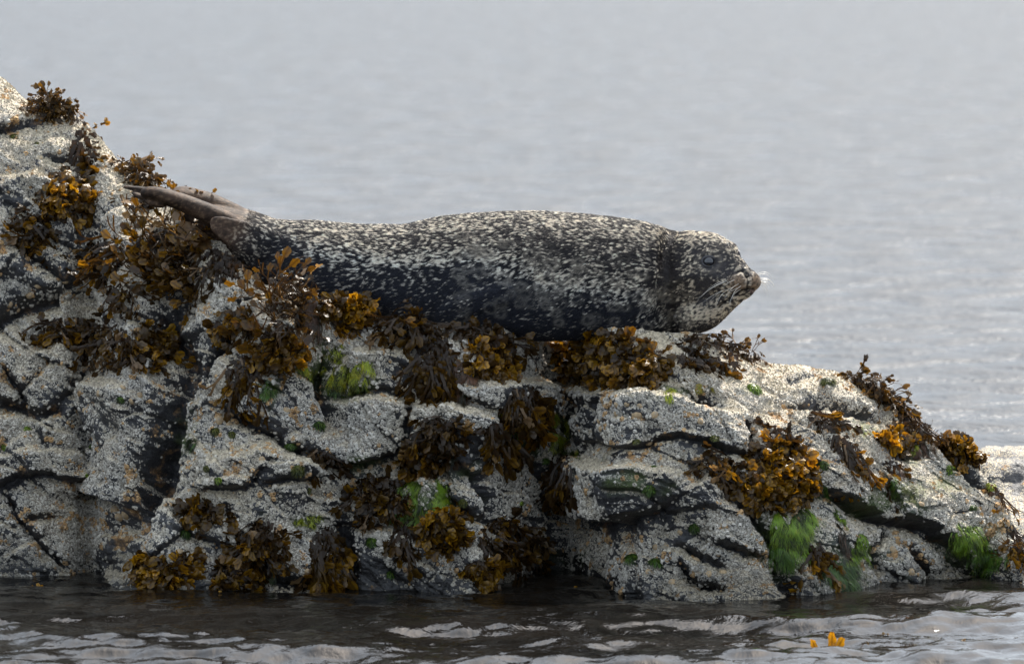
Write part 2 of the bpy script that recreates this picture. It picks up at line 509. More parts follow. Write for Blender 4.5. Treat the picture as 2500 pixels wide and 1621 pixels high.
def rock_fields(px, py, pos):
    """relief (m, along the surface normal) and nearness to an open joint"""
    wob = np.stack([px, py, 0 * px], 1) / 70.0
    qx = px + 13 * fbm(wob, 3, seed=1) + 4 * gnoise(wob * 5)
    qy = py + 13 * fbm(wob, 3, seed=2) + 4 * gnoise(wob * 5 + 9)
    relief = np.zeros(len(px)); near = np.full(len(px), 1e9); dark = np.zeros(len(px))
    for kind, w, dep, pts in JOINTS:
        xs = [p[0] for p in pts]; ys = [p[1] for p in pts]
        m = (qx > min(xs) - 260) & (qx < max(xs) + 260) & (qy > min(ys) - 260) & (qy < max(ys) + 260)
        ix = np.nonzero(m)[0]
        d, s, fr = seg_dist(qx[ix], qy[ix], pts)
        end = np.minimum(1, 0.35 + 3.5 * np.minimum(fr, 1 - fr))
        if kind == 'cut':
            relief[ix] -= dep * end * np.exp(-(d / w) ** 2)
            near[ix] = np.minimum(near[ix], d / (w / 12))
            dark[ix] = np.maximum(dark[ix], end * np.exp(-(d / (w * 1.05)) ** 2))
        elif kind == 'over':
            lat = np.exp(-np.maximum(d - np.abs(s), 0) / 25)
            relief[ix] += .85 * dep * end * lat * (sstep(-5, 5, s) * np.exp(-np.maximum(s, 0) / 110) - 0.55 * (1 - sstep(-5, 5, s)) * np.exp(np.minimum(s, 0) / (w * 1.6)))
            near[ix] = np.minimum(near[ix], np.where(s < 0, d / (w / 12), d / 0.7))
            dark[ix] = np.maximum(dark[ix], lat * end * (s < 2) * np.exp(-(d / (w * 1.5)) ** 2))
        else:
            lat = np.exp(-np.maximum(d - np.abs(s), 0) / 30)
            relief[ix] += dep * end * lat * (1 - sstep(-w * .3, w, s)) * np.exp(np.minimum(s, 0) / 150)
    relief += 0.020 * (1 - np.exp(-near / 34.0)) - 0.020
    # beds and small joints of the rock itself
    rot = np.stack([pos[:, 0] * .86 - pos[:, 2] * .5, pos[:, 1], pos[:, 0] * .5 + pos[:, 2] * .86], 1)
    f1, f2, fa = worley(rot * np.array([4.2, 5.0, 8.0]) + 0.22 * gnoise(pos * 9)[:, None], 3, True)
    g1, g2, ga = worley(rot * np.array([11.0, 12.0, 21.0]) + 0.18 * gnoise(pos * 21)[:, None], 11, True)
    e = f2 - f1
    relief += 0.023 * fa * sstep(0, .06, e) + 0.0085 * ga * sstep(0, .08, g2 - g1)
    gate = sstep(-.05, .3, fbm(pos * 3.1, 2, seed=7))
    relief += 0.006 * np.minimum(e, .45) / .45 - 0.012 * gate * np.exp(-(e / .045) ** 2)
    dark = np.maximum(dark, .5 * gate * np.exp(-(e / .04) ** 2))
    relief += 0.024 * fbm(pos * 4.0, 3, seed=3) + 0.006 * fbm(pos * 14, 3, .5, seed=4)
    relief += 0.0030 * fbm(pos * 60, 3, .6, seed=5)
    strat = fbm(rot * np.array([6.0, 6.0, 55.0]), 3, seed=6)
    relief += 0.006 * strat
    return relief, dark


def cover_fields(px, py, pos, nrm, dark):
    big = fbm(pos * 5.0, 4, .55, seed=8); mid = fbm(pos * 22, 3, .55, seed=9)
    up = nrm[:, 2]
    cover = 0.85 + 1.0 * big + 0.60 * mid + 0.55 * (up - .45) + .14 * sstep(1650, 2000, px) + .08 * sstep(420, 250, px)
    cover -= 0.65 * dark
    wet = sstep(0.05, 0.0, pos[:, 2] + .03 * big)
    cover = np.clip(cover - .25 * wet, 0, 1)
    orange = np.clip(fbm(pos * 21, 4, .65, seed=12) * 1.9 - .10 + .35 * fbm(pos * 4, 2, seed=16) + .25 * dark * (big > -.1), 0, 1)
    cream = np.clip(.30 + sstep(.45, .95, up) * .8 + .6 * fbm(pos * 6, 3, seed=13), 0, 1)
    green = fbm(pos * 7, 4, .6, seed=14) * 2.2 - .68 + .22 * sstep(1900, 2300, px)
    rag = fbm(pos * 30, 3, .6, seed=15)
    for gx, gy, gw, gh in GREEN_SPOTS:
        green = np.maximum(green, 1.25 - 1.05 * np.hypot((px - gx) / gw, (py - gy) / gh) + .9 * rag)
    green = np.clip(green, 0, .9)
    return cover, orange, cream, green


def normals_of(g):
    du = np.gradient(g, axis=1); dv = np.gradient(g, axis=0)
    n = np.cross(du, dv)
    n /= np.linalg.norm(n, axis=2)[..., None] + 1e-12
    return n


def build_outcrop():
    pxs = np.linspace(-190, 2650, 880)
    pc = np.interp(pxs, K_X, K_PY); yc = np.interp(pxs, K_X, K_Y)
    pw = np.interp(pxs, W_X, W_PY); A = np.interp(pxs, A_X, A_V)
    ker = np.exp(-np.linspace(-2, 2, 13) ** 2); ker /= ker.sum()
    sm = lambda a: np.convolve(np.pad(a, 6, mode='edge'), ker, 'valid')
    pc, yc, pw, A = sm(pc), sm(yc), sm(pw), sm(A)
    pc = np.minimum(pc, pw - 20)
    yw = water_y(pw)
    yc = np.maximum(yc, yw + 0.08)
    nf = 330
    t = np.linspace(-0.16, 1.0, nf)[:, None]
    tt = np.clip(t, 0, 1)
    gq = (1 - A) * tt + A * tt ** 7 + np.minimum(t, 0) * 0.8
    Y = yw + (yc - yw) * gq
    PY = pw + (pc - pw) * t
    front = at_y(np.broadcast_to(pxs, Y.shape), PY, Y)
    # behind the crest: a low saddle the seal lies on, then down into the sea
    nb = 46
    s = np.linspace(0, 1, nb + 1)[1:, None] ** 1.3
    crest = front[-1]
    depth = 0.75
    by = crest[:, 1] + s * depth
    bz = crest[:, 2] - 0.02 * s * 8 * np.exp(-s * 2) - (crest[:, 2] + 0.35) * np.clip((s - .35) / .65, 0, 1) ** 1.6
    bx = np.broadcast_to(crest[:, 0], by.shape)
    back = np.stack([bx, by, bz], -1)
    g = np.concatenate([front, back], 0)
    nr, nc = g.shape[:2]
    n0 = normals_of(g)
    P = g.reshape(-1, 3)
    px, py = to_px(P)
    rel, dark = rock_fields(px, py, P)
    rowi = np.repeat(np.arange(nr), nc)
    fade = np.where(rowi < nf, 1 - .75 * sstep(nf - 26, nf - 1, rowi), .25)   # keep the measured skyline
    rel = rel * fade
    dirn = n0.reshape(-1, 3) * .75 + np.array([0, -.35, 0])
    P2 = P + dirn * rel[:, None]
    g2 = P2.reshape(nr, nc, 3)
    n2 = normals_of(g2).reshape(-1, 3)
    cover, orange, cream, green = cover_fields(px, py, P2, n2, dark)
    faces = grid_faces(nr, nc)
    wet = sstep(.085, .02, P2[:, 2] + .05 * fbm(P2 * np.array([7, 7, 3]), 3, seed=17))
    me = mesh_np('rock_outcrop', P2, faces, [ROCK], True, dict(cover=cover, orange=orange, cream=cream, green=green, wet=wet))
    o = add('rock_outcrop', me, label='grey barnacle covered rock outcrop sloping up from the dark water under the seal', category='rock')
    return o, P2, faces, n2, dict(wet=wet, cover=cover, orange=orange, cream=cream, green=green, dark=dark, front=rowi < nf + 4)


OUTCROP, RV, RF, RN, RA = build_outcrop()
BVH = BVHTree.FromPolygons(RV.tolist(), RF.tolist())
CAMV = Vector(CAM)


def hit(px, py, max_y=None):
    """the rock point seen at a measured spot; slides down to the skyline when the ray passes over it"""
    lifted = 0.0
    for k in range(60):
        d = Vector(at_y(px, py, 0.0)) - CAMV
        p, n, i, _ = BVH.ray_cast(CAMV, d.normalized(), 60)
        if p is not None and (max_y is None or p.y < max_y):
            if n.dot(d) > 0:
                n = -n
            return p, n, lifted
        py += 6; lifted += 6
    return None


# ------------------------------------------------------------------ barnacles: real shells, far too many to count
def build_barnacles(n_try=135000):
    v = RV; f = RF
    a = np.linalg.norm(np.cross(v[f[:, 1]] - v[f[:, 0]], v[f[:, 3]] - v[f[:, 0]]), axis=1)
    c = v[f].mean(1); fn = RN[f[:, 0]]
    view = (CAM - c); view /= np.linalg.norm(view, axis=1)[:, None]
    vis = ((fn * view).sum(1) > .02) & RA['front'][f[:, 0]] & (c[:, 2] > -.02) & (np.abs(c[:, 0]) < 1.36)
    w = a * vis
    idx = rng.choice(len(f), n_try, p=w / w.sum())
    cov = RA['cover'][f[idx, 0]]
    clump = fbm(c[idx] * 45, 2, seed=21)
    dens = (sstep(.26, .60, cov + .34 * clump) * .84 + .05) * (1 - .75 * RA['green'][f[idx, 0]])
    # worn zones keep only the fine crust
    worn = sstep(.02, .30, fbm(c[idx] * 5.5, 3, .6, seed=23) + .12 * (RA['cream'][f[idx, 0]] - .5))
    dens = dens * (1 - .80 * worn)
    keep = rng.random(n_try) < dens * (RA['dark'][f[idx, 0]] < .75)
    idx = idx[keep]
    N = len(idx)
    uv = rng.random((N, 2))
    fv = v[f[idx]]
    p = fv[:, 0] + (fv[:, 1] - fv[:, 0]) * uv[:, :1] + (fv[:, 3] - fv[:, 0]) * uv[:, 1:]
    n = RN[f[idx, 0]] + rng.normal(scale=.14, size=(N, 3)); n /= np.linalg.norm(n, axis=1)[:, None]
    og = RA['orange'][f[idx, 0]]; cm = RA['cream'][f[idx, 0]]; cv = RA['cover'][f[idx, 0]]
    og = (og + .12 * rng.normal(size=N)) > .42
    r = rng.gamma(9, .0034 / 9, N) * np.where(cv > .88, .66, 1.06) * np.where(og, 1.25, 1.0) + .0006
    r = np.minimum(r * (1 + .55 * np.clip(fbm(c[idx] * 6.5, 3, seed=22) * 2, -.6, 1)), .0085)
    up = np.where(np.abs(n[:, 2:]) < .9, np.array([[0, 0, 1.0]]), np.array([[1.0, 0, 0]]))
    t1 = np.cross(n, up); t1 /= np.linalg.norm(t1, axis=1)[:, None]
    t2 = np.cross(n, t1)
    K = 6
    ang = np.arange(K) * 2 * np.pi / K
    ph = rng.random(N)[:, None] * 6.28
    ca, sa = np.cos(ang + ph), np.sin(ang + ph)
    jr = 1 + .14 * rng.normal(size=(N, K))
    ringd = ca[..., None] * t1[:, None] + sa[..., None] * t2[:, None]
    h = r * rng.uniform(.32, .70, N)
    base = p[:, None] + ringd * (r[:, None] * jr)[..., None] - n[:, None] * (.25 * r)[:, None, None]
    rim = p[:, None] + ringd * (r[:, None] * .50 * jr)[..., None] + n[:, None] * h[:, None, None]
    cen = p + n * (h * .05)[:, None]
    V = np.concatenate([base, rim, cen[:, None]], 1).reshape(-1, 3)
    k = np.arange(K); k1 = (k + 1) % K
    off = (np.arange(N) * (2 * K + 1))[:, None, None]
    quads = (np.stack([k, k1, K + k1, K + k], 1)[None] + off).reshape(-1, 4)
    tris = (np.stack([K + k, K + k1, np.full(K, 2 * K)], 1)[None] + off).reshape(-1, 3)
    tone = rng.uniform(.52, 1.12, N)[:, None]
    grey = np.array([.62, .585, .52]); cr = np.array([.66, .57, .42]); orr = np.array([.58, .37, .18])
    cc = grey * (1 - cm[:, None]) + cr * cm[:, None]
    cc = np.where(og[:, None], orr, cc) * tone * (1 - .42 * RA['wet'][f[idx, 0]])[:, None]
    sh = np.repeat(cc[:, None], 2 * K + 1, 1)
    sh[:, :K] *= .88; sh[:, -1] *= .14
    me = mesh_np('barnacles', V, [quads, tris], [SHELL], False, dict(shade=np.clip(sh, 0, .8).reshape(-1, 3)))
    add('barnacles', me, OUTCROP, kind='stuff')
    return N


N_BARN = build_barnacles()


# limpets: the bigger pale-orange cones one can pick out singly
def limpet_mesh(seed):
    r0 = random.Random(seed)
    K = 14
    rings = [(1.0, -.12), (.93, .12), (.70, .40), (.42, .62), (.16, .74)]
    jag = [1 + .10 * r0.uniform(-1, 1) + (.05 if k % 2 else -.03) for k in range(K)]
    V, sh = [], []
    for q, (rr, z) in enumerate(rings):
        for k in range(K):
            a = 2 * math.pi * k / K
            j = 1 + (jag[k] - 1) * (1 - q * .18)
            V.append((rr * j * math.cos(a), rr * j * math.sin(a) * .88, z * .75 + .02 * r0.uniform(-1, 1)))
            c = .75 + .35 * (k % 2) * (1 - q * .2) + .1 * r0.uniform(-1, 1)
            sh.append((.50 * c, .36 * c, .21 * c) if q < 4 else (.34, .28, .2))
    V.append((0, 0, .57)); sh.append((.3, .25, .19))
    F4 = grid_faces(5, K, True)
    F3 = [(4 * K + k, 4 * K + (k + 1) % K, 5 * K) for k in range(K)]
    return mesh_np('limpet', np.array(V), [F4, np.array(F3)], [SHELL], True, dict(shade=np.array(sh)))


LIMPETS = [limpet_mesh(s) for s in range(4)]
LIMPET_SPOTS = [(1505, 988, 9), (1530, 987, 8), (1562, 991, 8), (1504, 1010, 10), (1556, 1016, 14), (1600, 1012, 11), (1463, 1030, 9), (1466, 1046, 9), (1585, 1083, 9),
                (1710, 1028, 9), (1760, 1025, 8), (640, 1010, 8), (690, 935, 8), (1070, 925, 9), (1100, 912, 8), (985, 950, 8), (700, 1000, 9), (535, 1025, 13), (560, 1035, 9),
                (620, 1090, 12), (640, 1120, 9), (1545, 1352, 11), (1585, 1395, 10), (1640, 1420, 10), (1600, 1335, 9), (1625, 1330, 10), (1520, 1325, 9), (92, 700, 9), (72, 722, 10), (25, 745, 9),
                (160, 690, 8), (45, 757, 8), (280, 1243, 13), (305, 1258, 14), (290, 1262, 12), (465, 1195, 10), (475, 1180, 8), (1660, 1300, 8), (1700, 1365, 9), (1730, 1400, 9), (1765, 1395, 10),
                (240, 960, 9), (300, 945, 8), (340, 965, 10), (320, 980, 9), (205, 1000, 8), (60, 780, 8), (490, 1340, 9), (480, 1375, 10), (440, 1345, 9), (2130, 1345, 9), (2180, 1340, 10), (2225, 1395, 11),
                (2065, 1290, 9), (2250, 1230, 8), (1940, 1250, 8), (1350, 1010, 8), (1300, 985, 8), (1180, 1150, 9), (1000, 1165, 8), (905, 1140, 9), (850, 1420, 8), (750, 1395, 9), (690, 1385, 12)]
for q, (x, y, r) in enumerate(LIMPET_SPOTS):
    hh = hit(x, y)
    if hh:
        p, n, _ = hh
        o = add('limpet', LIMPETS[q % 4], OUTCROP)
        o.matrix_local = Matrix.Translation(p) @ n.to_track_quat('Z', 'Y').to_matrix().to_4x4() @ Matrix.Rotation(random.uniform(0, 6), 4, 'Z') @ Matrix.Scale(r / 1000, 4)


# ------------------------------------------------------------------ the lower skerry behind the outcrop
def build_far_rock():
    xs = np.linspace(2250, 3100, 260)
    top = np.interp(xs, [2250, 2330, 2365, 2385, 2420, 2500, 2650, 2900, 3100], [1400, 1190, 1140, 1120, 1112, 1112, 1120, 1190, 1330])
    nf = 130
    t = np.linspace(-.15, 1, nf)[:, None]; tt = np.clip(t, 0, 1)
    PY = 1400 + (top - 1400) * t
    Y = .55 + 1.0 * (.45 * tt + .30 * sstep(.18, .55, tt) + .25 * tt ** 4)
    front = at_y(np.broadcast_to(xs, PY.shape), PY, Y)
    s = np.linspace(0, 1, 31)[1:, None]
    c = front[-1]
    back = np.stack([np.broadcast_to(c[:, 0], (30, len(xs))), c[:, 1] + s * 1.0, c[:, 2] - (c[:, 2] + .3) * s ** 1.7 - .02 * s], -1)
    g = np.concatenate([front, back])
    n0 = normals_of(g).reshape(-1, 3); P = g.reshape(-1, 3)
    px, py = to_px(P)
    rel = .04 * fbm(P * 4, 4, seed=31) + .012 * fbm(P * 20, 3, seed=32)
    for yy, h in ((1215, .08), (1185, .05), (1300, .06)):
        rel += h * (sstep(-6, 6, py - yy - 14 * gnoise(P * 3)) * np.exp(-np.maximum(py - yy, 0) / 70)) * (px > 2300)
    f1, f2 = worley(P * np.array([4.0, 4, 9]), 9)
    rel += .02 * np.minimum(f2 - f1, .4) / .4
    P2 = P + n0 * rel[:, None]
    n2 = normals_of(P2.reshape(g.shape)).reshape(-1, 3)
    dark = .6 * np.exp(-((f2 - f1) / .05) ** 2)
    cover, orange, cream, green = cover_fields(px, py, P2, n2, dark)
    me = mesh_np('low_skerry', P2, grid_faces(*g.shape[:2]), [ROCK], True,
                 dict(cover=np.clip(cover - .45, 0, .50), orange=orange, cream=np.clip(cream + .4, 0, 1), green=green * .4))
    add('low_skerry', me, label='low pale rock ledge in the water beyond the outcrop, slightly out of focus', category='rock')


build_far_rock()


# ------------------------------------------------------------------ the sea
def build_sea():
    def spread(lo, hi, step, out, grow):
        core = list(np.arange(lo, hi + 1e-6, step))
        s, a, b = step, [], []
        x = lo
        while x > out[0]:
            s *= grow; x -= s; a.append(x)
        s, x = step, hi
        while x < out[1]:
            s *= grow; x += s; b.append(x)
        return np.array(a[::-1] + core + b)
    xs = spread(-1.62, 1.62, .0105, (-400, 400), 1.16)
    ys = spread(-4.7, .60, .0135, (-60, 1500), 1.10)
    X, Y = np.meshgrid(xs, ys)
    P = np.stack([X.ravel(), Y.ravel(), np.zeros(X.size)], 1)
    q = P * np.array([1.0, 1.0, 0])
    warp = .18 * fbm(q * 1.6, 2, seed=41)
    z = .0078 * np.sin((q[:, 1] + warp) * 7.2 + 1.9 * q[:, 0] + .6)
    z += .0040 * np.sin(q[:, 1] * 13.5 + 3.5 * fbm(q * np.array([.9, 1.6, 1]), 2, seed=45) * 2.2 + .9 * q[:, 0])
    z += .0090 * fbm(q * 2.6, 2, seed=42) + .0088 * fbm(q * np.array([4.0, 5.5, 1]) + warp[:, None], 2, seed=43)
    z += .0068 * fbm(q * np.array([8.5, 11, 1]), 2, seed=44) + .0044 * fbm(q * np.array([14.0, 24.0, 1]), 2, seed=46)
    shelter = .60 + .40 * sstep(-.35, -1.2, P[:, 1])
    d = np.hypot(np.maximum(np.abs(P[:, 0]) - 1.6, 0), np.maximum(np.maximum(P[:, 1] - .5, -4.7 - P[:, 1]), 0))
    near = np.exp(-d / 1.2)
    P[:, 2] = 1.70 * z * shelter * near
    me = mesh_np('sea', P, grid_faces(len(ys), len(xs)), [WATER], True, dict(far=1 - near))
    add('sea', me, kind='structure', label='dark rippled sea in front of the rock, pale and blurred beyond it')


build_sea()

# ------------------------------------------------------------------ the harbour seal
# spine stations in measured units: x, y, depth (m), half height, half width
SPINE = [(452, 512, .175, 26, 32), (480, 522, .17, 34, 44), (520, 541, .16, 45, 58), (570, 566, .155, 58, 74), (630, 603, .145, 77, 98), (690, 627, .135, 93, 118), (750, 642, .13, 106, 134),
         (850, 660, .12, 114, 146), (930, 668, .12, 120, 150), (1000, 675, .115, 130, 156), (1100, 673, .11, 146, 165), (1200, 671, .105, 154, 170),
         (1300, 673, .10, 157, 172), (1400, 675, .10, 155, 168), (1480, 677, .095, 149, 158), (1540, 680, .09, 142, 146), (1590, 684, .085, 133, 132),
         (1630, 688, .078, 124, 116), (1665, 690, .062, 122, 104), (1700, 680, .040, 119, 91), (1733, 672, .017, 105, 78), (1760, 674, -.002, 88, 66),
         (1784, 683, -.018, 68, 53), (1803, 689, -.031, 53, 45), (1819, 692, -.041, 41, 40), (1831, 693, -.049, 32, 34), (1840, 694, -.055, 23, 27), (1846, 696, -.058, 12, 15)]


def spline(st, n, power=1.0):
    """Catmull-Rom through rows of numbers, n samples"""
    st = np.asarray(st, float)
    k = len(st)
    ext = np.vstack([2 * st[0] - st[1], st, 2 * st[-1] - st[-2]])
    u = np.linspace(0, k - 1 - 1e-9, n)
    i = np.floor(u).astype(int); f = (u - i)[:, None]
    p0, p1, p2, p3 = ext[i], ext[i + 1], ext[i + 2], ext[i + 3]
    return .5 * (2 * p1 + (p2 - p0) * f + (2 * p0 - 5 * p1 + 4 * p2 - p3) * f ** 2 + (3 * p1 - p0 - 3 * p2 + p3) * f ** 3)


def loft(centres, rv, rh, nring=96, roll=None, shape=None):
    """closed tube; rv / rh are half sizes along the tube's up and side directions"""
    c = np.asarray(centres)
    T = np.gradient(c, axis=0); T /= np.linalg.norm(T, axis=1)[:, None]
    S = np.cross(T, np.array([0, 0, 1.0])); S /= np.linalg.norm(S, axis=1)[:, None]
    U = np.cross(S, T)
    if roll is not None:
        cr_, sr_ = np.cos(roll)[:, None], np.sin(roll)[:, None]
        S, U = S * cr_ + U * sr_, U * cr_ - S * sr_
    th = np.linspace(0, 2 * np.pi, nring, endpoint=False)
    ca, sa = np.cos(th), np.sin(th)
    ca, sa = ca[None] + np.zeros((len(c), 1)), sa[None] + np.zeros((len(c), 1))
    if shape is not None:
        ca, sa = shape(ca, sa)
    V = c[:, None] + S[:, None] * (np.asarray(rh)[:, None] * ca)[..., None] + U[:, None] * (np.asarray(rv)[:, None] * sa)[..., None]
    n = len(c)
    F = grid_faces(n, nring, True)
    V = np.vstack([V.reshape(-1, 3), c[0] - T[0] * rv[0] * .45, c[-1] + T[-1] * rv[-1] * .45])
    k = np.arange(nring); k1 = (k + 1) % nring
    cap = np.vstack([np.stack([k1, k, np.full(nring, n * nring)], 1), np.stack([(n - 1) * nring + k, (n - 1) * nring + k1, np.full(nring, n * nring + 1)], 1)])
    return V, F, cap


def pt(x, y, d):
    return at_y(x, y, d)


def build_seal_form():
    parts = []
    st = spline(SPINE, 300)
    c = at_y(st[:, 0], st[:, 1], st[:, 2])
    def egg(ca, sa):            # a lying seal: a little wider below, flat underneath
        hd = sstep(1560, 1700, st[:, 0])[:, None]          # the throat narrows to a keel under the jaw
        w = 1 + .08 * np.clip(-sa, 0, 1) * (1 - hd) - .09 * np.clip(sa, 0, 1) ** 2 - .80 * hd * np.clip(-sa, 0, 1) ** 1.2
        return ca * w, np.where(sa < 0, sa * (1 - .03 * np.abs(ca)), sa) + 0 * w
    parts.append(loft(c, np.maximum(st[:, 3], 3) / 1000, np.maximum(st[:, 4], 3) / 1000, 128, shape=egg))

    def limb(rows, nring=40, n=70):
        s = spline(rows, n)
        parts.append(loft(at_y(s[:, 0], s[:, 1], s[:, 2]), np.maximum(s[:, 3], 2) / 1000, np.maximum(s[:, 4], 2) / 1000, nring, roll=np.radians(s[:, 5])))
    # hind flippers laid together against the rock: x, y, depth, half thickness, half width, roll
    limb([(690, 585, .16, 40, 40, 0), (640, 560, .165, 34, 36, 0), (590, 535, .17, 29, 32, 0), (540, 508, .175, 24, 30, 5), (490, 485, .18, 20, 32, 10), (450, 473, .18, 15, 34, 15), (424, 469, .18, 9, 32, 15)])
    limb([(600, 582, .09, 36, 30, 0), (548, 545, .075, 30, 28, 0), (495, 516, .07, 25, 28, 0), (440, 493, .08, 22, 30, -5), (395, 479, .09, 20, 32, -10), (365, 474, .10, 18, 30, -10), (350, 474, .105, 12, 20, -10)])
    # folded web and digits at the flipper's end
    for rows in ([(392, 470, .13, 9, 13, 0), (350, 464, .14, 8, 13, 0), (318, 459, .145, 6, 11, 0), (302, 457, .15, 3, 6, 0)],
                 [(390, 486, .11, 10, 14, 10), (352, 482, .12, 8, 14, 10), (334, 476, .125, 6, 11, 10), (322, 470, .13, 3, 6, 10)],
                 [(400, 497, .08, 12, 14, 0), (375, 497, .085, 10, 13, 0), (358, 492, .09, 7, 10, 0), (350, 488, .09, 4, 6, 0)],
                 [(408, 480, .17, 8, 14, 0), (372, 470, .18, 7, 13, 0), (345, 466, .185, 4, 8, 0)]):
        limb(rows, 24, 26)
    # slack skin of the throat
    limb([(1812, 708, -.034, 14, 20, 0), (1798, 716, -.024, 24, 28, 0), (1775, 728, -.010, 32, 34, 0), (1745, 744, .010, 42, 42, 0), (1710, 760, .030, 49, 52, 0), (1670, 766, .05, 52, 60, 0)], 40, 50)
    # short tail flap with its rim lifted
    limb([(670, 604, .045, 36, 24, 0), (628, 590, .028, 40, 15, -8), (590, 577, .018, 38, 11, -12), (556, 562, .014, 31, 8, -16), (530, 547, .016, 22, 6, -20), (517, 538, .02, 11, 4, -20)], 32, 50)
    V, F4, F3, off = [], [], [], 0
    for v, f, cap in parts:
        V.append(v); F4.append(f + off); F3.append(cap + off); off += len(v)
    me = mesh_np('seal_form', np.vstack(V), [np.vstack(F4), np.vstack(F3)])
    tmp = bpy.data.objects.new('seal_form', me); COL.objects.link(tmp)
    md = tmp.modifiers.new('join', 'REMESH'); md.mode = 'VOXEL'; md.voxel_size = .0030; md.adaptivity = 0
    sm = tmp.modifiers.new('relax', 'SMOOTH'); sm.factor = .5; sm.iterations = 5
    dg = bpy.context.evaluated_depsgraph_get()
    out = bpy.data.meshes.new_from_object(tmp.evaluated_get(dg), depsgraph=dg)
    bpy.data.objects.remove(tmp); bpy.data.meshes.remove(me)
    return out


def vert_normals(me):
    n = np.empty(len(me.vertices) * 3, np.float32); me.vertices.foreach_get('normal', n)
    return n.reshape(-1, 3).astype(float)


def coords(me):
    v = np.empty(len(me.vertices) * 3, np.float32); me.vertices.foreach_get('co', v)
    return v.reshape(-1, 3).astype(float)


HEAD_F = np.array([math.cos(R(34)), -math.sin(R(34)), 0])      # where the head points
HEAD_S = np.array([math.sin(R(34)), math.cos(R(34)), 0])       # towards the far side of the head


def near_hit(tree, x, y):
    d = Vector(at_y(x, y, 0.0)) - CAMV
    p, n, i, _ = tree.ray_cast(CAMV, d.normalized(), 60)
    return p, n


def line_px(px, py, pts):
    return seg_dist(px, py, pts)[0]


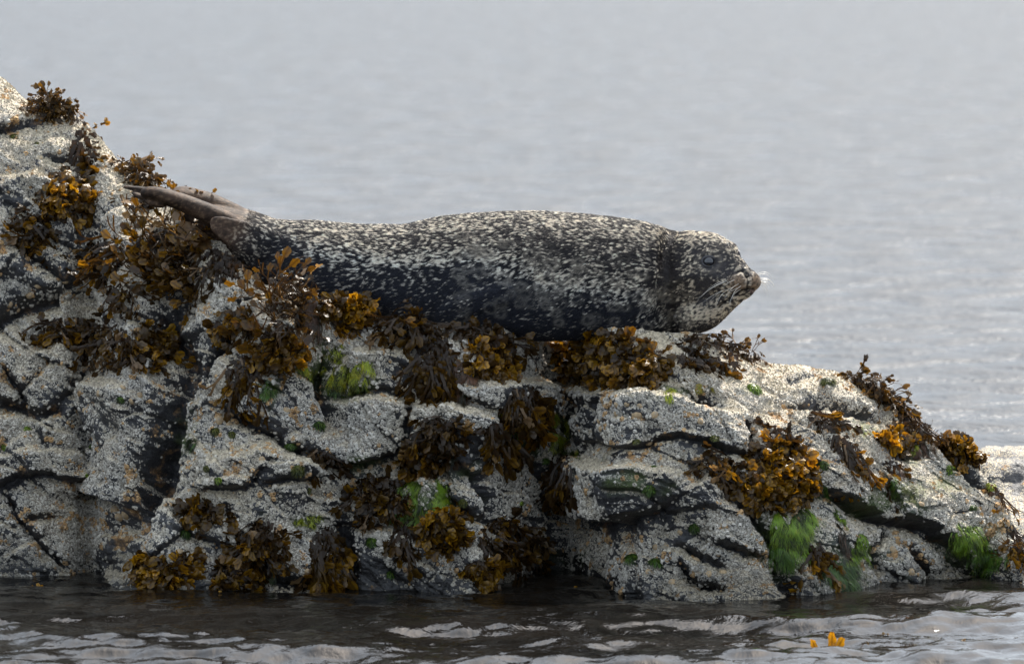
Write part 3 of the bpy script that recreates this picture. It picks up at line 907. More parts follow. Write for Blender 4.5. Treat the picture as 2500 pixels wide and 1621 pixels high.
def build_seal():
    me = build_seal_form()
    V = coords(me)
    tree = BVHTree.FromPolygons(V.tolist(), [list(p.vertices) for p in me.polygons])
    root = bpy.data.objects.new('harbour_seal', None)
    COL.objects.link(root)
    root.location = pt(1250, 822, .10)
    root['label'] = 'harbour seal with dark pale flecked coat resting on the rock, head turned towards the sea'
    root['category'] = 'seal'
    org = np.array(root.location)

    N = vert_normals(me)
    px, py = to_px(V)
    facing = ((CAM - V) * N).sum(1) > 0
    nearside = (V[:, 1] < np.interp(px, [s[0] for s in SPINE], [s[2] for s in SPINE]))
    # ---- sculpting (all in metres along the normal)
    D = np.zeros(len(V))
    ne_p, ne_n = near_hit(tree, 1731, 639)
    ne = np.array(ne_p)
    mid = at_y(1733, 650, .017)
    fe = ne + HEAD_S * 2 * ((mid - ne) @ HEAD_S)                # the other eye mirrors it, just showing past the brow
    for x in range(1850, 1740, -1):
        q_ = near_hit(tree, x, 624)[0]
        if q_ is not None:
            fe = np.array(q_) - HEAD_S * .001 - HEAD_F * .0075 + np.array([0, 0, -.001])
            break
    def ball(c, r):
        return np.exp(-(np.linalg.norm(V - c, axis=1) / r) ** 2)
    for e in (ne, fe):
        D -= .0075 * ball(e, .017)
        D += .0045 * ball(e + np.array([0, 0, .024]) - .006 * HEAD_F, .016)      # brow
        D += .0025 * ball(e + np.array([0, 0, -.030]), .020)
    padn = np.array(near_hit(tree, 1803, 692)[0]); mz = at_y(1806, 690, -.033)
    padf = padn + HEAD_S * 2 * ((mz - padn) @ HEAD_S)
    for c in (padn, padf):
        D += .0085 * ball(c, .021)
    D += .004 * ball(np.array(near_hit(tree, 1822, 662)[0]), .014)

    cheek = np.array(near_hit(tree, 1752, 700)[0]); D += .004 * ball(cheek, .035)
    D -= .006 * ball(np.array(near_hit(tree, 1774, 662)[0]), .022)              # the dip between eye and muzzle
    def groove(pts, w, dep):
        return -dep * np.exp(-(line_px(px, py, pts) / w) ** 2) * facing * (V[:, 1] < .25)
    nost1 = [(1800, 664), (1808, 661), (1816, 665), (1821, 675)]
    nost2 = [(1831, 657), (1830, 666), (1826, 675)]
    phil = [(1823, 676), (1826, 690), (1824, 704)]
    mouth = [(1839, 706), (1824, 706), (1811, 708), (1797, 717), (1783, 727), (1766, 740), (1755, 750)]
    D += groove(nost1, 4.0, .005) + groove(nost2, 4.0, .005) + groove(phil, 3.6, .0045) + groove(mouth, 4.2, .005)
    D += groove([(1812, 682), (1813, 694), (1811, 704)], 3, .0012)
    # neck folds
    D += groove([(1640, 566), (1628, 610), (1628, 660), (1634, 720), (1648, 790)], 17, .0095)
    D += groove([(1660, 700), (1668, 750), (1690, 795)], 11, .0035)
    D += groove([(1596, 560), (1590, 620), (1600, 690)], 22, .0030)
    D += .0060 * np.exp(-(line_px(px, py, [(1606, 580), (1602, 650), (1612, 730)]) / 20) ** 2) * facing
    # fore flipper pressed flat to the flank
    fl = line_px(px, py, [(1230, 716), (1180, 730), (1125, 748), (1085, 770)])
    D += .012 * sstep(34, 12, fl) * facing
    # slack skin over the ribs and hips
    D += .0035 * fbm(V * np.array([7, 9, 11]), 3, seed=51)
    D += .0012 * fbm(V * np.array([22, 26, 34]), 3, seed=52)
    V2 = V + N * D[:, None]
    me.vertices.foreach_set('co', (V2 - org).astype(np.float32).ravel())
    me.update()
    N2 = vert_normals(me)

    # ---- the coat
    def coat(P, px, py, up):
        q = P + .010 * np.stack([gnoise(P * 30), gnoise(P * 30 + 7), gnoise(P * 30 + 13)], 1)
        streak = fbm(q * np.array([92, 146, 155]), 3, .6, seed=61)
        blot = fbm(q * np.array([17, 26, 28]), 3, .55, seed=62)
        fine = fbm(q * np.array([120, 190, 220]), 2, .6, seed=63)
        # where the mottled flank turns nearly plain dark: wet coat plus painted shade
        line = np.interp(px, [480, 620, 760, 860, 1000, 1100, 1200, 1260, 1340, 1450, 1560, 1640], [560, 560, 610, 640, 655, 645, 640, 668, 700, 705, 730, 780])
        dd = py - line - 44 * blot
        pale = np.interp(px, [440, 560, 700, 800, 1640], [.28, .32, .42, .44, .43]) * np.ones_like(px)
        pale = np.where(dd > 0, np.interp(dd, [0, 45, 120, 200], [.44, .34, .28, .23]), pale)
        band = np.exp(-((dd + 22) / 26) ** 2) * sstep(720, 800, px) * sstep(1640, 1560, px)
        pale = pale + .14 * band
        pale += .10 * sstep(-18, -60, py - np.interp(px, [600, 900, 1250, 1600], [600, 620, 600, 640]))  # lit rim along the top of the back, put into the coat
        flip = np.exp(-(((px - 1120 - .8 * (py - 745)) / 30) ** 2 + ((py - 748) / 34) ** 2))
        pale = pale + .16 * flip
        throat = np.exp(-(((px - 1700) / 62) ** 2 + ((py - 765) / 40) ** 2))
        chin = np.exp(-(line_px(px, py, [(1725, 770), (1775, 748), (1815, 722)]) / 17) ** 2)
        pale = pale + .12 * throat + .16 * chin + .07 * sstep(1640, 1700, px)
        facedark = np.maximum(np.exp(-(((px - 1752) / 38) ** 2 + ((py - 650) / 26) ** 2)), np.exp(-(((px - 1722) / 26) ** 2 + ((py - 715) / 45) ** 2)))
        pale = pale - .17 * facedark
        neckdark = np.exp(-(line_px(px, py, [(1630, 600), (1630, 700), (1645, 790)]) / 20) ** 2)  # shade of the neck crease painted as a darker band
        pale = pale - .22 * neckdark
        val = streak * 1.0 + blot * .26 + fine * .40
        thr = .66 - 1.15 * pale
        m = sstep(thr - .06, thr + .15, val)
        # pale rings round dark spots
        rg = np.zeros(len(P))
        rr = np.random.default_rng(3)
        for _ in range(130):
            cx, cy = rr.uniform(1120, 1700), rr.uniform(560, 800)
            rad = rr.uniform(7, 13)
            near = np.nonzero((np.abs(px - cx) < 40) & (np.abs(py - cy) < 40))[0]
            if len(near) == 0:
                continue
            r_ = np.hypot((px[near] - cx) * .85, (py[near] - cy) * 1.05) + 3.5 * fine[near] * 2
            rg[near] = np.maximum(rg[near], np.exp(-((r_ - rad) / 3.6) ** 2) * rr.uniform(.15, .48))
            m[near] *= 1 - .75 * np.exp(-(r_ / (rad * .6)) ** 2)
        rg *= sstep(-80, 10, dd + 40) * (1 - .8 * facedark)
        m = np.maximum(m, rg * .8)
        warm = sstep(1560, 1700, px) * .8 + sstep(700, 520, px) + .55 * sstep(10, -50, dd) * sstep(1700, 1600, px)
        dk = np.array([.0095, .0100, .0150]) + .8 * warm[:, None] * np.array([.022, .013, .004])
        fg = (facedark * .6 + .25 * sstep(1650, 1700, px))[:, None]
        dk = dk * (1 - fg) + np.array([.080, .072, .074]) * fg
        dk = dk + (sstep(-20, 80, dd) * sstep(700, 800, px) * sstep(1640, 1560, px))[:, None] * np.array([.009, .0105, .0155])  # blue-grey sheen of the lower flank mixed into its dark colour
        ring = np.exp(-((np.hypot((px - 1731) / 1.15, py - 639) - 25) / 5.0) ** 2)
        m = m * (1 - .5 * facedark) + .10 * ring
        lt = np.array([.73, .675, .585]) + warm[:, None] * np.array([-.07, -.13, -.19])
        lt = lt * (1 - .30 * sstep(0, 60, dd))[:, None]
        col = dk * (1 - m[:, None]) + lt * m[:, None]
        tint = .80 + .45 * (fine + .4)
        col = col * tint[:, None]
        # bare brown skin of tail and hind flippers
        hind = sstep(640, 560, px + .55 * (py - 560))
        hind = np.maximum(hind, .75 * np.exp(-(((px - 565) / 55) ** 2 + ((py - 560) / 34) ** 2)))
        skin = np.array([.082, .047, .028]) * np.clip(.62 + 1.1 * streak + .9 * blot, .25, 1.8)[:, None]
        col = col * (1 - hind[:, None]) + (skin * .9 + col * .07) * hind[:, None]
        # brown whisker pads
        pad = np.maximum(np.exp(-(((px - 1802) / 23) ** 2 + ((py - 692) / 20) ** 2) ** 2), np.exp(-(((px - 1846) / 15) ** 2 + ((py - 690) / 22) ** 2) ** 2))
        dots = sstep(.10, .30, gnoise(P * 170))
        padc = np.array([.29, .195, .125]) * (1 - .70 * dots)[:, None] * (.8 + .6 * fine)[:, None]
        col = col * (1 - pad[:, None]) + padc * pad[:, None]
        # dark lines: nostrils, lip, fold
        ink = np.zeros(len(P))
        for pts, w in ((nost1, 4.6), (nost2, 4.2), (phil, 2.6), (mouth, 3.2)):
            ink = np.maximum(ink, np.exp(-(line_px(px, py, pts) / w) ** 2))
        nose = np.exp(-(((px - 1819) / 14) ** 2 + ((py - 663) / 8) ** 2) ** 2)
        ink = np.maximum(ink * .95, nose * .8)
        eye = np.exp(-(((px - 1731) / 21) ** 2 + ((py - 639) / 18) ** 2) ** 3)
        ink = np.maximum(ink, eye * .9)
        col = col * (1 - ink[:, None]) + np.array([.010, .009, .010]) * ink[:, None]
        lip = np.exp(-(((px - 1836) / 5) ** 2 + ((py - 711) / 4) ** 2))
        col = col * (1 - lip[:, None] * .6) + np.array([.22, .10, .075]) * lip[:, None] * .6
        return np.clip(col, .004, .8), hind, ink, pad

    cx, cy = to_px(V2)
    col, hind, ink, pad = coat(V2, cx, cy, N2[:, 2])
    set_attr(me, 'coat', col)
    set_attr(me, 'bare', np.clip(hind + ink + pad, 0, 1))
    t = NT('seal_skin')
    ca = t.attr('coat').outputs['Color']; bare = t.attr('bare').outputs['Fac']
    nz = t.noise(t.scaled(t.coord(), (160, 420, 480)), 1.0, 4, .6)
    cc = t.mix(t.ramp(nz, .3, .7, 0, .55), ca, t.mix(1.0, ca, (.55, .55, .55), 'MULTIPLY'))
    nrm = t.bump(nz, .5, .002)
    me.materials.append(t.done(t.bsdf(cc, t.ramp(bare, 0, 1, .55, .62), t.ramp(bare, 0, 1, .30, .16), nrm)))
    me.name = 'body'
    me.polygons.foreach_set('use_smooth', np.full(len(me.polygons), True))
    add('body', me, root)

    # ---- fur: short hairs lying back along the body
    pol = np.empty(len(me.loops), np.int32); me.loops.foreach_get('vertex_index', pol)
    ls = np.empty(len(me.polygons), np.int32); me.polygons.foreach_get('loop_start', ls)
    tris = np.stack([pol[ls], pol[ls + 1], pol[ls + 2]], 1)
    tv = V2[tris]
    cen = tv.mean(1); tn = N2[tris[:, 0]]
    vw = CAM - cen; vw /= np.linalg.norm(vw, axis=1)[:, None]
    ok = ((tn * vw).sum(1) > -.35)
    area = np.linalg.norm(np.cross(tv[:, 1] - tv[:, 0], tv[:, 2] - tv[:, 0]), axis=1)
    w = area * ok * np.clip(1 - 1.25 * hind - 2.0 * ink - .6 * pad, 0, 1)[tris[:, 0]]
    NH = 170000
    idx = rng.choice(len(tris), NH, p=w / w.sum())
    b = rng.random((NH, 2)); b = np.where(b.sum(1, keepdims=True) > 1, 1 - b, b)
    p0 = tv[idx, 0] + (tv[idx, 1] - tv[idx, 0]) * b[:, :1] + (tv[idx, 2] - tv[idx, 0]) * b[:, 1:]
    n0 = tn[idx]
    hx, hy = to_px(p0)
    sx = np.array([s[0] for s in SPINE]); sc3 = at_y([s[0] for s in SPINE], [s[1] for s in SPINE], [s[2] for s in SPINE])
    tg = np.gradient(sc3, axis=0); tg /= np.linalg.norm(tg, axis=1)[:, None]
    flow = -np.stack([np.interp(hx, sx, tg[:, k]) for k in range(3)], 1)
    swirl = fbm(p0 * 7, 2, seed=71); sw2 = gnoise(p0 * 40)
    flow[:, 2] += -.38 + .55 * swirl + .25 * sw2
    flow += rng.normal(scale=.11, size=flow.shape)
    flow -= n0 * (flow * n0).sum(1)[:, None]
    flow /= np.linalg.norm(flow, axis=1)[:, None]
    L = rng.uniform(.0050, .0088, NH) * np.interp(hx, [560, 700, 1600, 1680, 1790, 1850], [.6, 1, 1, .62, .5, .3])
    lift = rng.uniform(.16, .36, NH)
    s = np.array([-.06, .35, .7, 1.0])
    pts = p0[:, None] + (flow[:, None] * (s * 1.0)[None, :, None] + n0[:, None] * (lift[:, None] * np.array([-.2, .8, .95, .75])[None])[..., None]) * L[:, None, None]
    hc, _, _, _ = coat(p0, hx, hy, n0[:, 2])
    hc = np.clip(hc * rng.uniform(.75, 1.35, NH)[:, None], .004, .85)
    cu = bpy.data.hair_curves.new('fur')
    cu.add_curves([4] * NH)
    cu.attributes['position'].data.foreach_set('vector', (pts - org).astype(np.float32).ravel())
    ra = cu.attributes.get('radius') or cu.attributes.new('radius', 'FLOAT', 'POINT')
    ra.data.foreach_set('value', np.tile(np.array([.00042, .00040, .00028, .00008], np.float32), NH))
    at = cu.attributes.new('coat', 'FLOAT_COLOR', 'CURVE')
    at.data.foreach_set('color', np.concatenate([hc, np.ones((NH, 1))], 1).astype(np.float32).ravel())
    t = NT('seal_fur')
    cu.materials.append(t.done(t.bsdf(t.attr('coat').outputs['Color'], .45, .28)))
    add('fur', cu, root, kind='stuff')

    # ---- eyes
    te = NT('seal_eye'); EYE = te.done(te.bsdf((.006, .006, .009), .04, .9))
    tl = NT('eyelid'); LID = tl.done(tl.bsdf((.030, .027, .030), .3, .5))
    def eye(centre, side):
        out = side * HEAD_S * .80 + HEAD_F * .52 + np.array([0, 0, .16]); out /= np.linalg.norm(out)
        c = centre - out * .0105
        nu, nv = 24, 14
        a = np.linspace(0, np.pi, nv)[:, None]; ph = np.linspace(0, 2 * np.pi, nu, endpoint=False)[None]
        sph = np.stack([np.sin(a) * np.cos(ph), np.sin(a) * np.sin(ph), np.cos(a) + 0 * ph], -1).reshape(-1, 3) * .0152
        ez = Vector(out).to_track_quat('Z', 'Y').to_matrix()
        eo = add('eye', mesh_np('eye', sph, grid_faces(nv, nu, True), [EYE]), root)
        eo.location = c - org
        # lid ring: an almond shaped fold
        nr, ns = 40, 10
        A = np.linspace(0, 2 * np.pi, nr, endpoint=False)
        upv = np.array([0, 0, 1.0]) - out * out[2]; upv /= np.linalg.norm(upv)
        sd = np.cross(upv, out)
        V_ = []
        for q in range(nr):
            d = math.cos(A[q]) * sd * .0162 + math.sin(A[q]) * upv * (.0126 if math.sin(A[q]) > 0 else .0120)
            rad = d / np.linalg.norm(d)
            cc_ = c + out * (.0085 - .0030 * abs(math.cos(A[q])) ** 3) + d
            rr_ = .0030 + .0009 * (math.sin(A[q]) > 0)
            for k in range(ns):
                b_ = 2 * math.pi * k / ns
                V_.append(cc_ + (rad * math.cos(b_) + out * math.sin(b_) * .8) * rr_ - org)
        f = []
        for q in range(nr):
            for k in range(ns):
                q1, k1 = (q + 1) % nr, (k + 1) % ns
                f.append((q * ns + k, q1 * ns + k, q1 * ns + k1, q * ns + k1))
        add('eyelid', mesh_np('eyelid', np.array(V_) + org - c, np.array(f), [LID]), eo)
    eye(ne, -1); eye(fe, +1)

    # ---- whiskers
    tw = NT('whisker'); WH = tw.done(tw.bsdf((.80, .76, .68), .3, .5))
    r0 = random.Random(5)
    def hair(rt, d0, d1, L, rad, into):
        n = 12; K = 4
        p = np.array(rt, float); d0 = np.array(d0, float); d1 = np.array(d1, float)
        V_ = []; base = 0; fs = []
        for q in range(n):
            s_ = q / (n - 1)
            d = d0 * (1 - s_) + d1 * s_; d /= np.linalg.norm(d)
            a_ = np.cross(d, [0.2, 1, .1]); a_ /= np.linalg.norm(a_); b_ = np.cross(d, a_)
            rr_ = rad * (1 - .8 * s_)
            for k in range(K):
                V_.append(p + (a_ * math.cos(k * 1.5708) + b_ * math.sin(k * 1.5708)) * rr_ - org)
            p = p + d * L / (n - 1)
        for q in range(n - 1):
            for k in range(K):
                k1 = (k + 1) % K
                fs.append((base + q * K + k, base + q * K + k1, base + (q + 1) * K + k1, base + (q + 1) * K + k))
        add('whisker', mesh_np('whisker', np.array(V_), np.array(fs), [WH]), root)
    tree2 = BVHTree.FromPolygons(V2.tolist(), tris.tolist())
    inv = dict(v=[], f=[])
    for k in range(28):
        x, y = r0.uniform(1764, 1812), r0.uniform(680, 708)
        p, n = near_hit(tree2, x, y)
        L = r0.uniform(.040, .092)
        back = r0.uniform(-.2, 1.0)
        d0 = -HEAD_S * .55 - HEAD_F * .35 * back + np.array([-.1, 0, -.20])
        d1 = np.array([-.62 * back - .05, -.15, -.75 + .15 * back])
        hair(p, d0, d1, L, .00046, inv)
    fp = padf
    for k in range(18):
        p = fp + np.array([r0.uniform(-.004, .008), r0.uniform(-.012, .012), r0.uniform(-.016, .014)])
        L = r0.uniform(.032, .062)
        up_ = r0.uniform(-.55, .55)
        hair(p - HEAD_S * .004, HEAD_S * .55 + HEAD_F * .7 + np.array([0, 0, up_ + .10]), np.array([.25, .30, -1.0 + .4 * up_]), L, .00072, inv)
    for (x, y, dx, dz, L) in ((1775, 596, -.15, 1, .034), (1777, 597, -.5, 1, .03), (1741, 605, -.65, 1, .038), (1738, 606, -1, .8, .03), (1744, 607, -.9, .55, .026), (1779, 600, .1, 1, .02)):
        p, n = near_hit(tree2, x, y)
        if p is not None:
            hair(p, (dx * .4, -.1, dz), (dx * 1.2, .0, dz * .8), L, .00048, inv)

    # ear hole: a small slit behind the eye
    p, n = near_hit(tree2, 1690, 634)
    e = np.array(p)
    tq = NT('ear_slit'); EM = tq.done(tq.bsdf((.012, .009, .008), .6, .3))
    A = np.linspace(0, 2 * np.pi, 12, endpoint=False)
    nn = np.array(n); nn = nn if nn @ (CAM - e) > 0 else -nn
    u_ = np.cross(nn, [1, 0, 0]); u_ /= np.linalg.norm(u_); w_ = np.cross(u_, nn)
    rim = e + nn * .0022 + np.cos(A)[:, None] * w_ * .0022 + np.sin(A)[:, None] * u_ * .0050
    low = e - nn * .004 + np.cos(A)[:, None] * w_ * .003 + np.sin(A)[:, None] * u_ * .006
    Vv = np.vstack([low, rim, [e + nn * .001]]) - org
    k = np.arange(12); k1 = (k + 1) % 12
    add('ear_hole', mesh_np('ear_hole', Vv, [np.stack([k, k1, 12 + k1, 12 + k], 1), np.stack([12 + k, 12 + k1, np.full(12, 24)], 1)], [EM]), root)
    return root


SEAL = build_seal()

# ------------------------------------------------------------------ wrack: fronds are built once, then each is placed as an object of its own
class Frond:
    def __init__(self):
        self.v, self.f, self.tip, self.rib = [], [], [], []

    def strip(self, p, d, n, L, w0, w1, segs, curl, twist, tip0, tip1, oval, rnd, across=3):
        """a strap; returns its end point, direction and face normal"""
        p, d, n = Vector(p), Vector(d).normalized(), Vector(n).normalized()
        ph = rnd.uniform(0, 6.28); amp = rnd.uniform(.14, .42) if oval else rnd.uniform(.06, .2)
        rows = []
        for k in range(segs + 1):
            s = k / segs
            if oval:
                w = w0 * (1 - s) ** 2 + w1 * math.sqrt(max(0, 1 - abs((s - .56) / (.60 if s < .56 else .50)) ** 2.4))
            else:
                w = w0 + (w1 - w0) * s
            side = d.cross(n).normalized()
            row = []
            for a in range(across):
                u = 2 * a / (across - 1) - 1
                ruffle = amp * w * math.sin(ph + 8.5 * s + (2.2 if u > 0 else 0)) * abs(u)
                if oval and k >= segs - 1 and u == 0 and rnd.random() < .6:
                    ruffle -= .2 * w
                cup = -.16 * w * u * u
                q = p + side * (u * w * (1 + .16 * math.sin(ph * 3 + 9 * s + u))) + n * (ruffle + cup)
                if u != 0 and not oval:
                    q += d * rnd.uniform(-.1, .1) * w
                row.append(len(self.v))
                self.v.append(tuple(q))
                self.tip.append(min(1, max(0, tip0 + (tip1 - tip0) * s + rnd.uniform(-.06, .06))))
                self.rib.append(1.0 if abs(u) < .05 else 0.0)
            rows.append(row)
            if k < segs:
                st = L / segs
                p = p + d * st
                ax = d.cross(n).normalized()
                ang = curl / segs * rnd.uniform(.6, 1.4)
                d = (Matrix.Rotation(ang, 3, ax) @ d).normalized()
                n = (Matrix.Rotation(ang, 3, ax) @ n).normalized()
                n = (Matrix.Rotation(twist / segs, 3, d) @ n).normalized()
        for r0, r1 in zip(rows, rows[1:]):
            for a in range(across - 1):
                self.f.append((r0[a], r0[a + 1], r1[a + 1], r1[a]))
        return p, d, n

    def mesh(self, name):
        return mesh_np(name, np.array(self.v), np.array(self.f), [WRACK], True, dict(tip=np.array(self.tip), rib=np.array(self.rib)))


def fork(fr, p, d, n, L, w, level, depth, rnd, curl, tipL, tipW, spread):
    """repeated forking into two; the last branches end in swollen lobes"""
    t0, t1 = level / (depth + 1), (level + 1) / (depth + 1)
    segs = 3 if level else 4
    p, d, n = fr.strip(p, d, n, L * rnd.uniform(.8, 1.2), w, w * .85, segs, curl * rnd.uniform(.3, 1.3), rnd.uniform(-.7, .7), .75 * t0 ** 1.6, .75 * t1 ** 1.6, False, rnd)
    for s in (-1, 1):
        a = s * spread * rnd.uniform(.6, 1.3)
        d2 = Matrix.Rotation(a, 3, n) @ d
        d2 = Matrix.Rotation(rnd.uniform(-.35, .35), 3, d.cross(n)) @ d2
        n2 = Matrix.Rotation(rnd.uniform(-.5, .5), 3, d2) @ n
        if level + 1 >= depth:
            k = rnd.uniform(.75, 1.25)
            fr.strip(p, d2, n2, tipL * k, w * .8, tipW * k, 5, rnd.uniform(-1.2, .5), rnd.uniform(-.5, .5), .60, 1.0, True, rnd, 5)
        else:
            fork(fr, p, d2, n2, L * .75, w * .85, level + 1, depth, rnd, curl, tipL, tipW, spread)


def make_fronds():
    out = dict(fan=[], strap=[], wire=[], blade=[])
    for k in range(7):                      # short forked rosettes with fat lobes
        rnd = random.Random(100 + k); fr = Frond()
        fork(fr, (0, 0, 0), (0, 1, 0), (0, 0, 1), .013, .0048, 0, 2 if k % 3 else 1, rnd, -.7, .018, .0064, .50)
        out['fan'].append(fr.mesh('frond'))
    for k in range(7):                      # long hanging straps
        rnd = random.Random(200 + k); fr = Frond()
        fork(fr, (0, 0, 0), (0, 1, 0), (0, 0, 1), .036, .0031, 0, 2, rnd, -.45, .021, .0055, .22)
        out['strap'].append(fr.mesh('frond'))
    for k in range(4):                      # bare wiry stalks with small tips
        rnd = random.Random(300 + k); fr = Frond()
        p, d, n = fr.strip((0, 0, 0), (0, 1, 0), (0, 0, 1), .050, .0016, .0013, 9, rnd.uniform(.2, 1.4), .8, 0, .1, False, rnd)
        for s in (-1, 1):
            d2 = Matrix.Rotation(s * rnd.uniform(.2, .5), 3, n) @ d
            p2, d3, n3 = fr.strip(p, d2, n, .028, .0011, .0012, 6, rnd.uniform(-.4, 1.2), .6, .1, .3, False, rnd)
            if k % 2:
                fr.strip(p3 if False else p2, d3, n3, .016, .001, .0055, 5, .4, .3, .6, 1, True, rnd, 5)
        out['wire'].append(fr.mesh('frond'))
    for k in range(3):                      # broad dry blades, curled
        rnd = random.Random(400 + k); fr = Frond()
        fr.strip((0, 0, 0), (0, 1, 0), (0, 0, 1), .065, .004, .0135, 9, rnd.uniform(.3, 1.2), rnd.uniform(-1, 1), .3, .8, True, rnd, 7)
        out['blade'].append(fr.mesh('frond'))
    return out


FRONDS = make_fronds()
N_FROND = 0


def place_frond(me, p, g, f, scale, colour, parent, org):
    """g: growing direction, f: face direction"""
    global N_FROND
    g = g.normalized()
    s = g.cross(f)
    if s.length < 1e-4:
        s = g.cross(Vector((1, 0, .1)))
    s.normalize(); f2 = s.cross(g)
    m = Matrix((s, g, f2)).transposed().to_4x4()
    sx = scale * random.uniform(.85, 1.2)
    o = bpy.data.objects.new('frond', me)
    COL.objects.link(o)
    o.parent = parent
    o.matrix_local = Matrix.Translation(p - org) @ m @ Matrix.Diagonal((sx, scale, scale, 1))
    o.color = (*colour, 1)
    N_FROND += 1
    return o


DOWN = Vector((0, 0, -1)); LAT = Vector((1, 0, 0)); TOCAM = Vector((0, -1, .09)).normalized()


def clump(label, cx, cy, w, h, style, n, gold=.8, dry=.1, angle=0, thick=None, group='wrack clumps on the rock', max_y=None, size=1.0):
    hh = hit(cx, cy, max_y)
    if hh is None:
        return
    org = hh[0]
    root = bpy.data.objects.new('wrack_clump', None)
    COL.objects.link(root)
    root.location = org
    root['label'] = label; root['category'] = 'seaweed'; root['group'] = group
    th = thick if thick is not None else min(.042 if style == 'gold' else .026, .00026 * min(w, h) + .003)
    ca, sa = math.cos(R(angle)), math.sin(R(angle))
    rnd = random
    for k in range(n):
        while True:
            u, v = rnd.uniform(-1, 1), rnd.uniform(-1, 1)
            if u * u + v * v < 1:
                break
        if k == 0:
            kk = 1.0 if style == 'gold' else .88
            w, h = max(w * kk - 5, .5 * w), max(h * kk - 5, .5 * h)
        ex, ey = u * w / 2, v * h / 2
        # roots sit a little above the place where the tips show
        px = cx + ex * ca - ey * sa
        py = cy + ex * sa + ey * ca
        r2 = u * u + v * v
        layer = rnd.random()
        out = th * (1 - .75 * r2) * layer
        kind, gmin = 'fan', gold
        if style == 'gold':
            py -= 8
        elif style == 'hang':
            py -= 28
        q = hit(px, py, max_y)
        if q is None:
            continue
        p, nr, lifted = q
        o_ = (nr * .6 + TOCAM * .6).normalized()
        p = p + o_ * out + Vector((0, 0, min(lifted, 40) / 1000 * .6))
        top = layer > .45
        sc = size * rnd.uniform(.78, 1.30)
        if style == 'gold':
            g = o_ * rnd.uniform(.10, .55) + DOWN * rnd.uniform(-.25, 1.1) + LAT * (rnd.uniform(-.85, .85) + .35 * u)
            f = Vector((rnd.uniform(-1, 1), rnd.uniform(-.6, .3), rnd.uniform(-.5, 1.1))) + o_ * rnd.uniform(.0, .7)
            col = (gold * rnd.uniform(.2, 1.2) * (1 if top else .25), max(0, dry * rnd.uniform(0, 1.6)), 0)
            lib = FRONDS['fan']
        elif style == 'brown':
            g = o_ * rnd.uniform(.05, .4) + DOWN * rnd.uniform(.0, 1.1) + LAT * rnd.uniform(-.85, .85)
            f = o_ * rnd.uniform(.1, 1) + Vector((rnd.uniform(-1, 1), 0, rnd.uniform(-.5, 1)))
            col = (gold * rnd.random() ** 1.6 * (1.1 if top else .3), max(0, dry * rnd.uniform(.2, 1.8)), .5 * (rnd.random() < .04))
            lib = FRONDS['fan'] if rnd.random() < .62 else FRONDS['strap']
            sc *= .88
        elif style == 'hang':
            g = o_ * rnd.uniform(.08, .34) + DOWN * rnd.uniform(.6, 1.1) + LAT * (rnd.uniform(-.35, .35) + .25 * u)
            f = o_ + Vector((rnd.uniform(-.8, .8), 0, rnd.uniform(-.1, .4)))
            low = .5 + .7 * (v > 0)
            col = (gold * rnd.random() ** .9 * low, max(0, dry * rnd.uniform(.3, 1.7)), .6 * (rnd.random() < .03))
            lib = FRONDS['strap'] if rnd.random() < .42 else FRONDS['fan']
            sc *= 1.1
        elif style == 'wiry':
            if rnd.random() < .72:
                g = o_ * rnd.uniform(.1, .5) + DOWN * rnd.uniform(-.15, 1.1) + LAT * rnd.uniform(-.6, .6)
                lib = FRONDS['wire']; sc *= 1.35
            else:
                g = o_ * rnd.uniform(.1, .4) + DOWN * rnd.uniform(.45, 1.1) + LAT * rnd.uniform(-.5, .5)
                lib = FRONDS['strap'] if rnd.random() < .6 else FRONDS['fan']
                sc *= .8
            f = o_ + Vector((rnd.uniform(-.8, .8), 0, rnd.uniform(-.1, .6)))
            col = (gold * rnd.uniform(.1, 1.0), max(0, dry * rnd.uniform(.2, 1.8)), .5 * (rnd.random() < .05))
        else:                                   # 'crest': stands up on the skyline, partly bare stalks
            g = Vector((rnd.uniform(-.9, .9), rnd.uniform(-.7, .1), rnd.uniform(-1.1, .25))) + o_ * .25
            sc *= .66
            lib = FRONDS['fan'] if rnd.random() < .5 else (FRONDS['wire'] if rnd.random() < .4 else FRONDS['strap'])
            f = o_ + Vector((rnd.uniform(-.8, .8), 0, rnd.uniform(-.1, .6)))
            col = (gold * rnd.uniform(.1, 1.0), max(0, dry * rnd.uniform(.2, 1.8)), .5 * (rnd.random() < .05))
        if lifted > 10:
            g = g + Vector((0, 0, .2))
            if style in ('wiry', 'hang'):
                lib = FRONDS['wire']; sc *= .8
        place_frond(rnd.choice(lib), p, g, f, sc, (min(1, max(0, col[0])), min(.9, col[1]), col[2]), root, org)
    return root


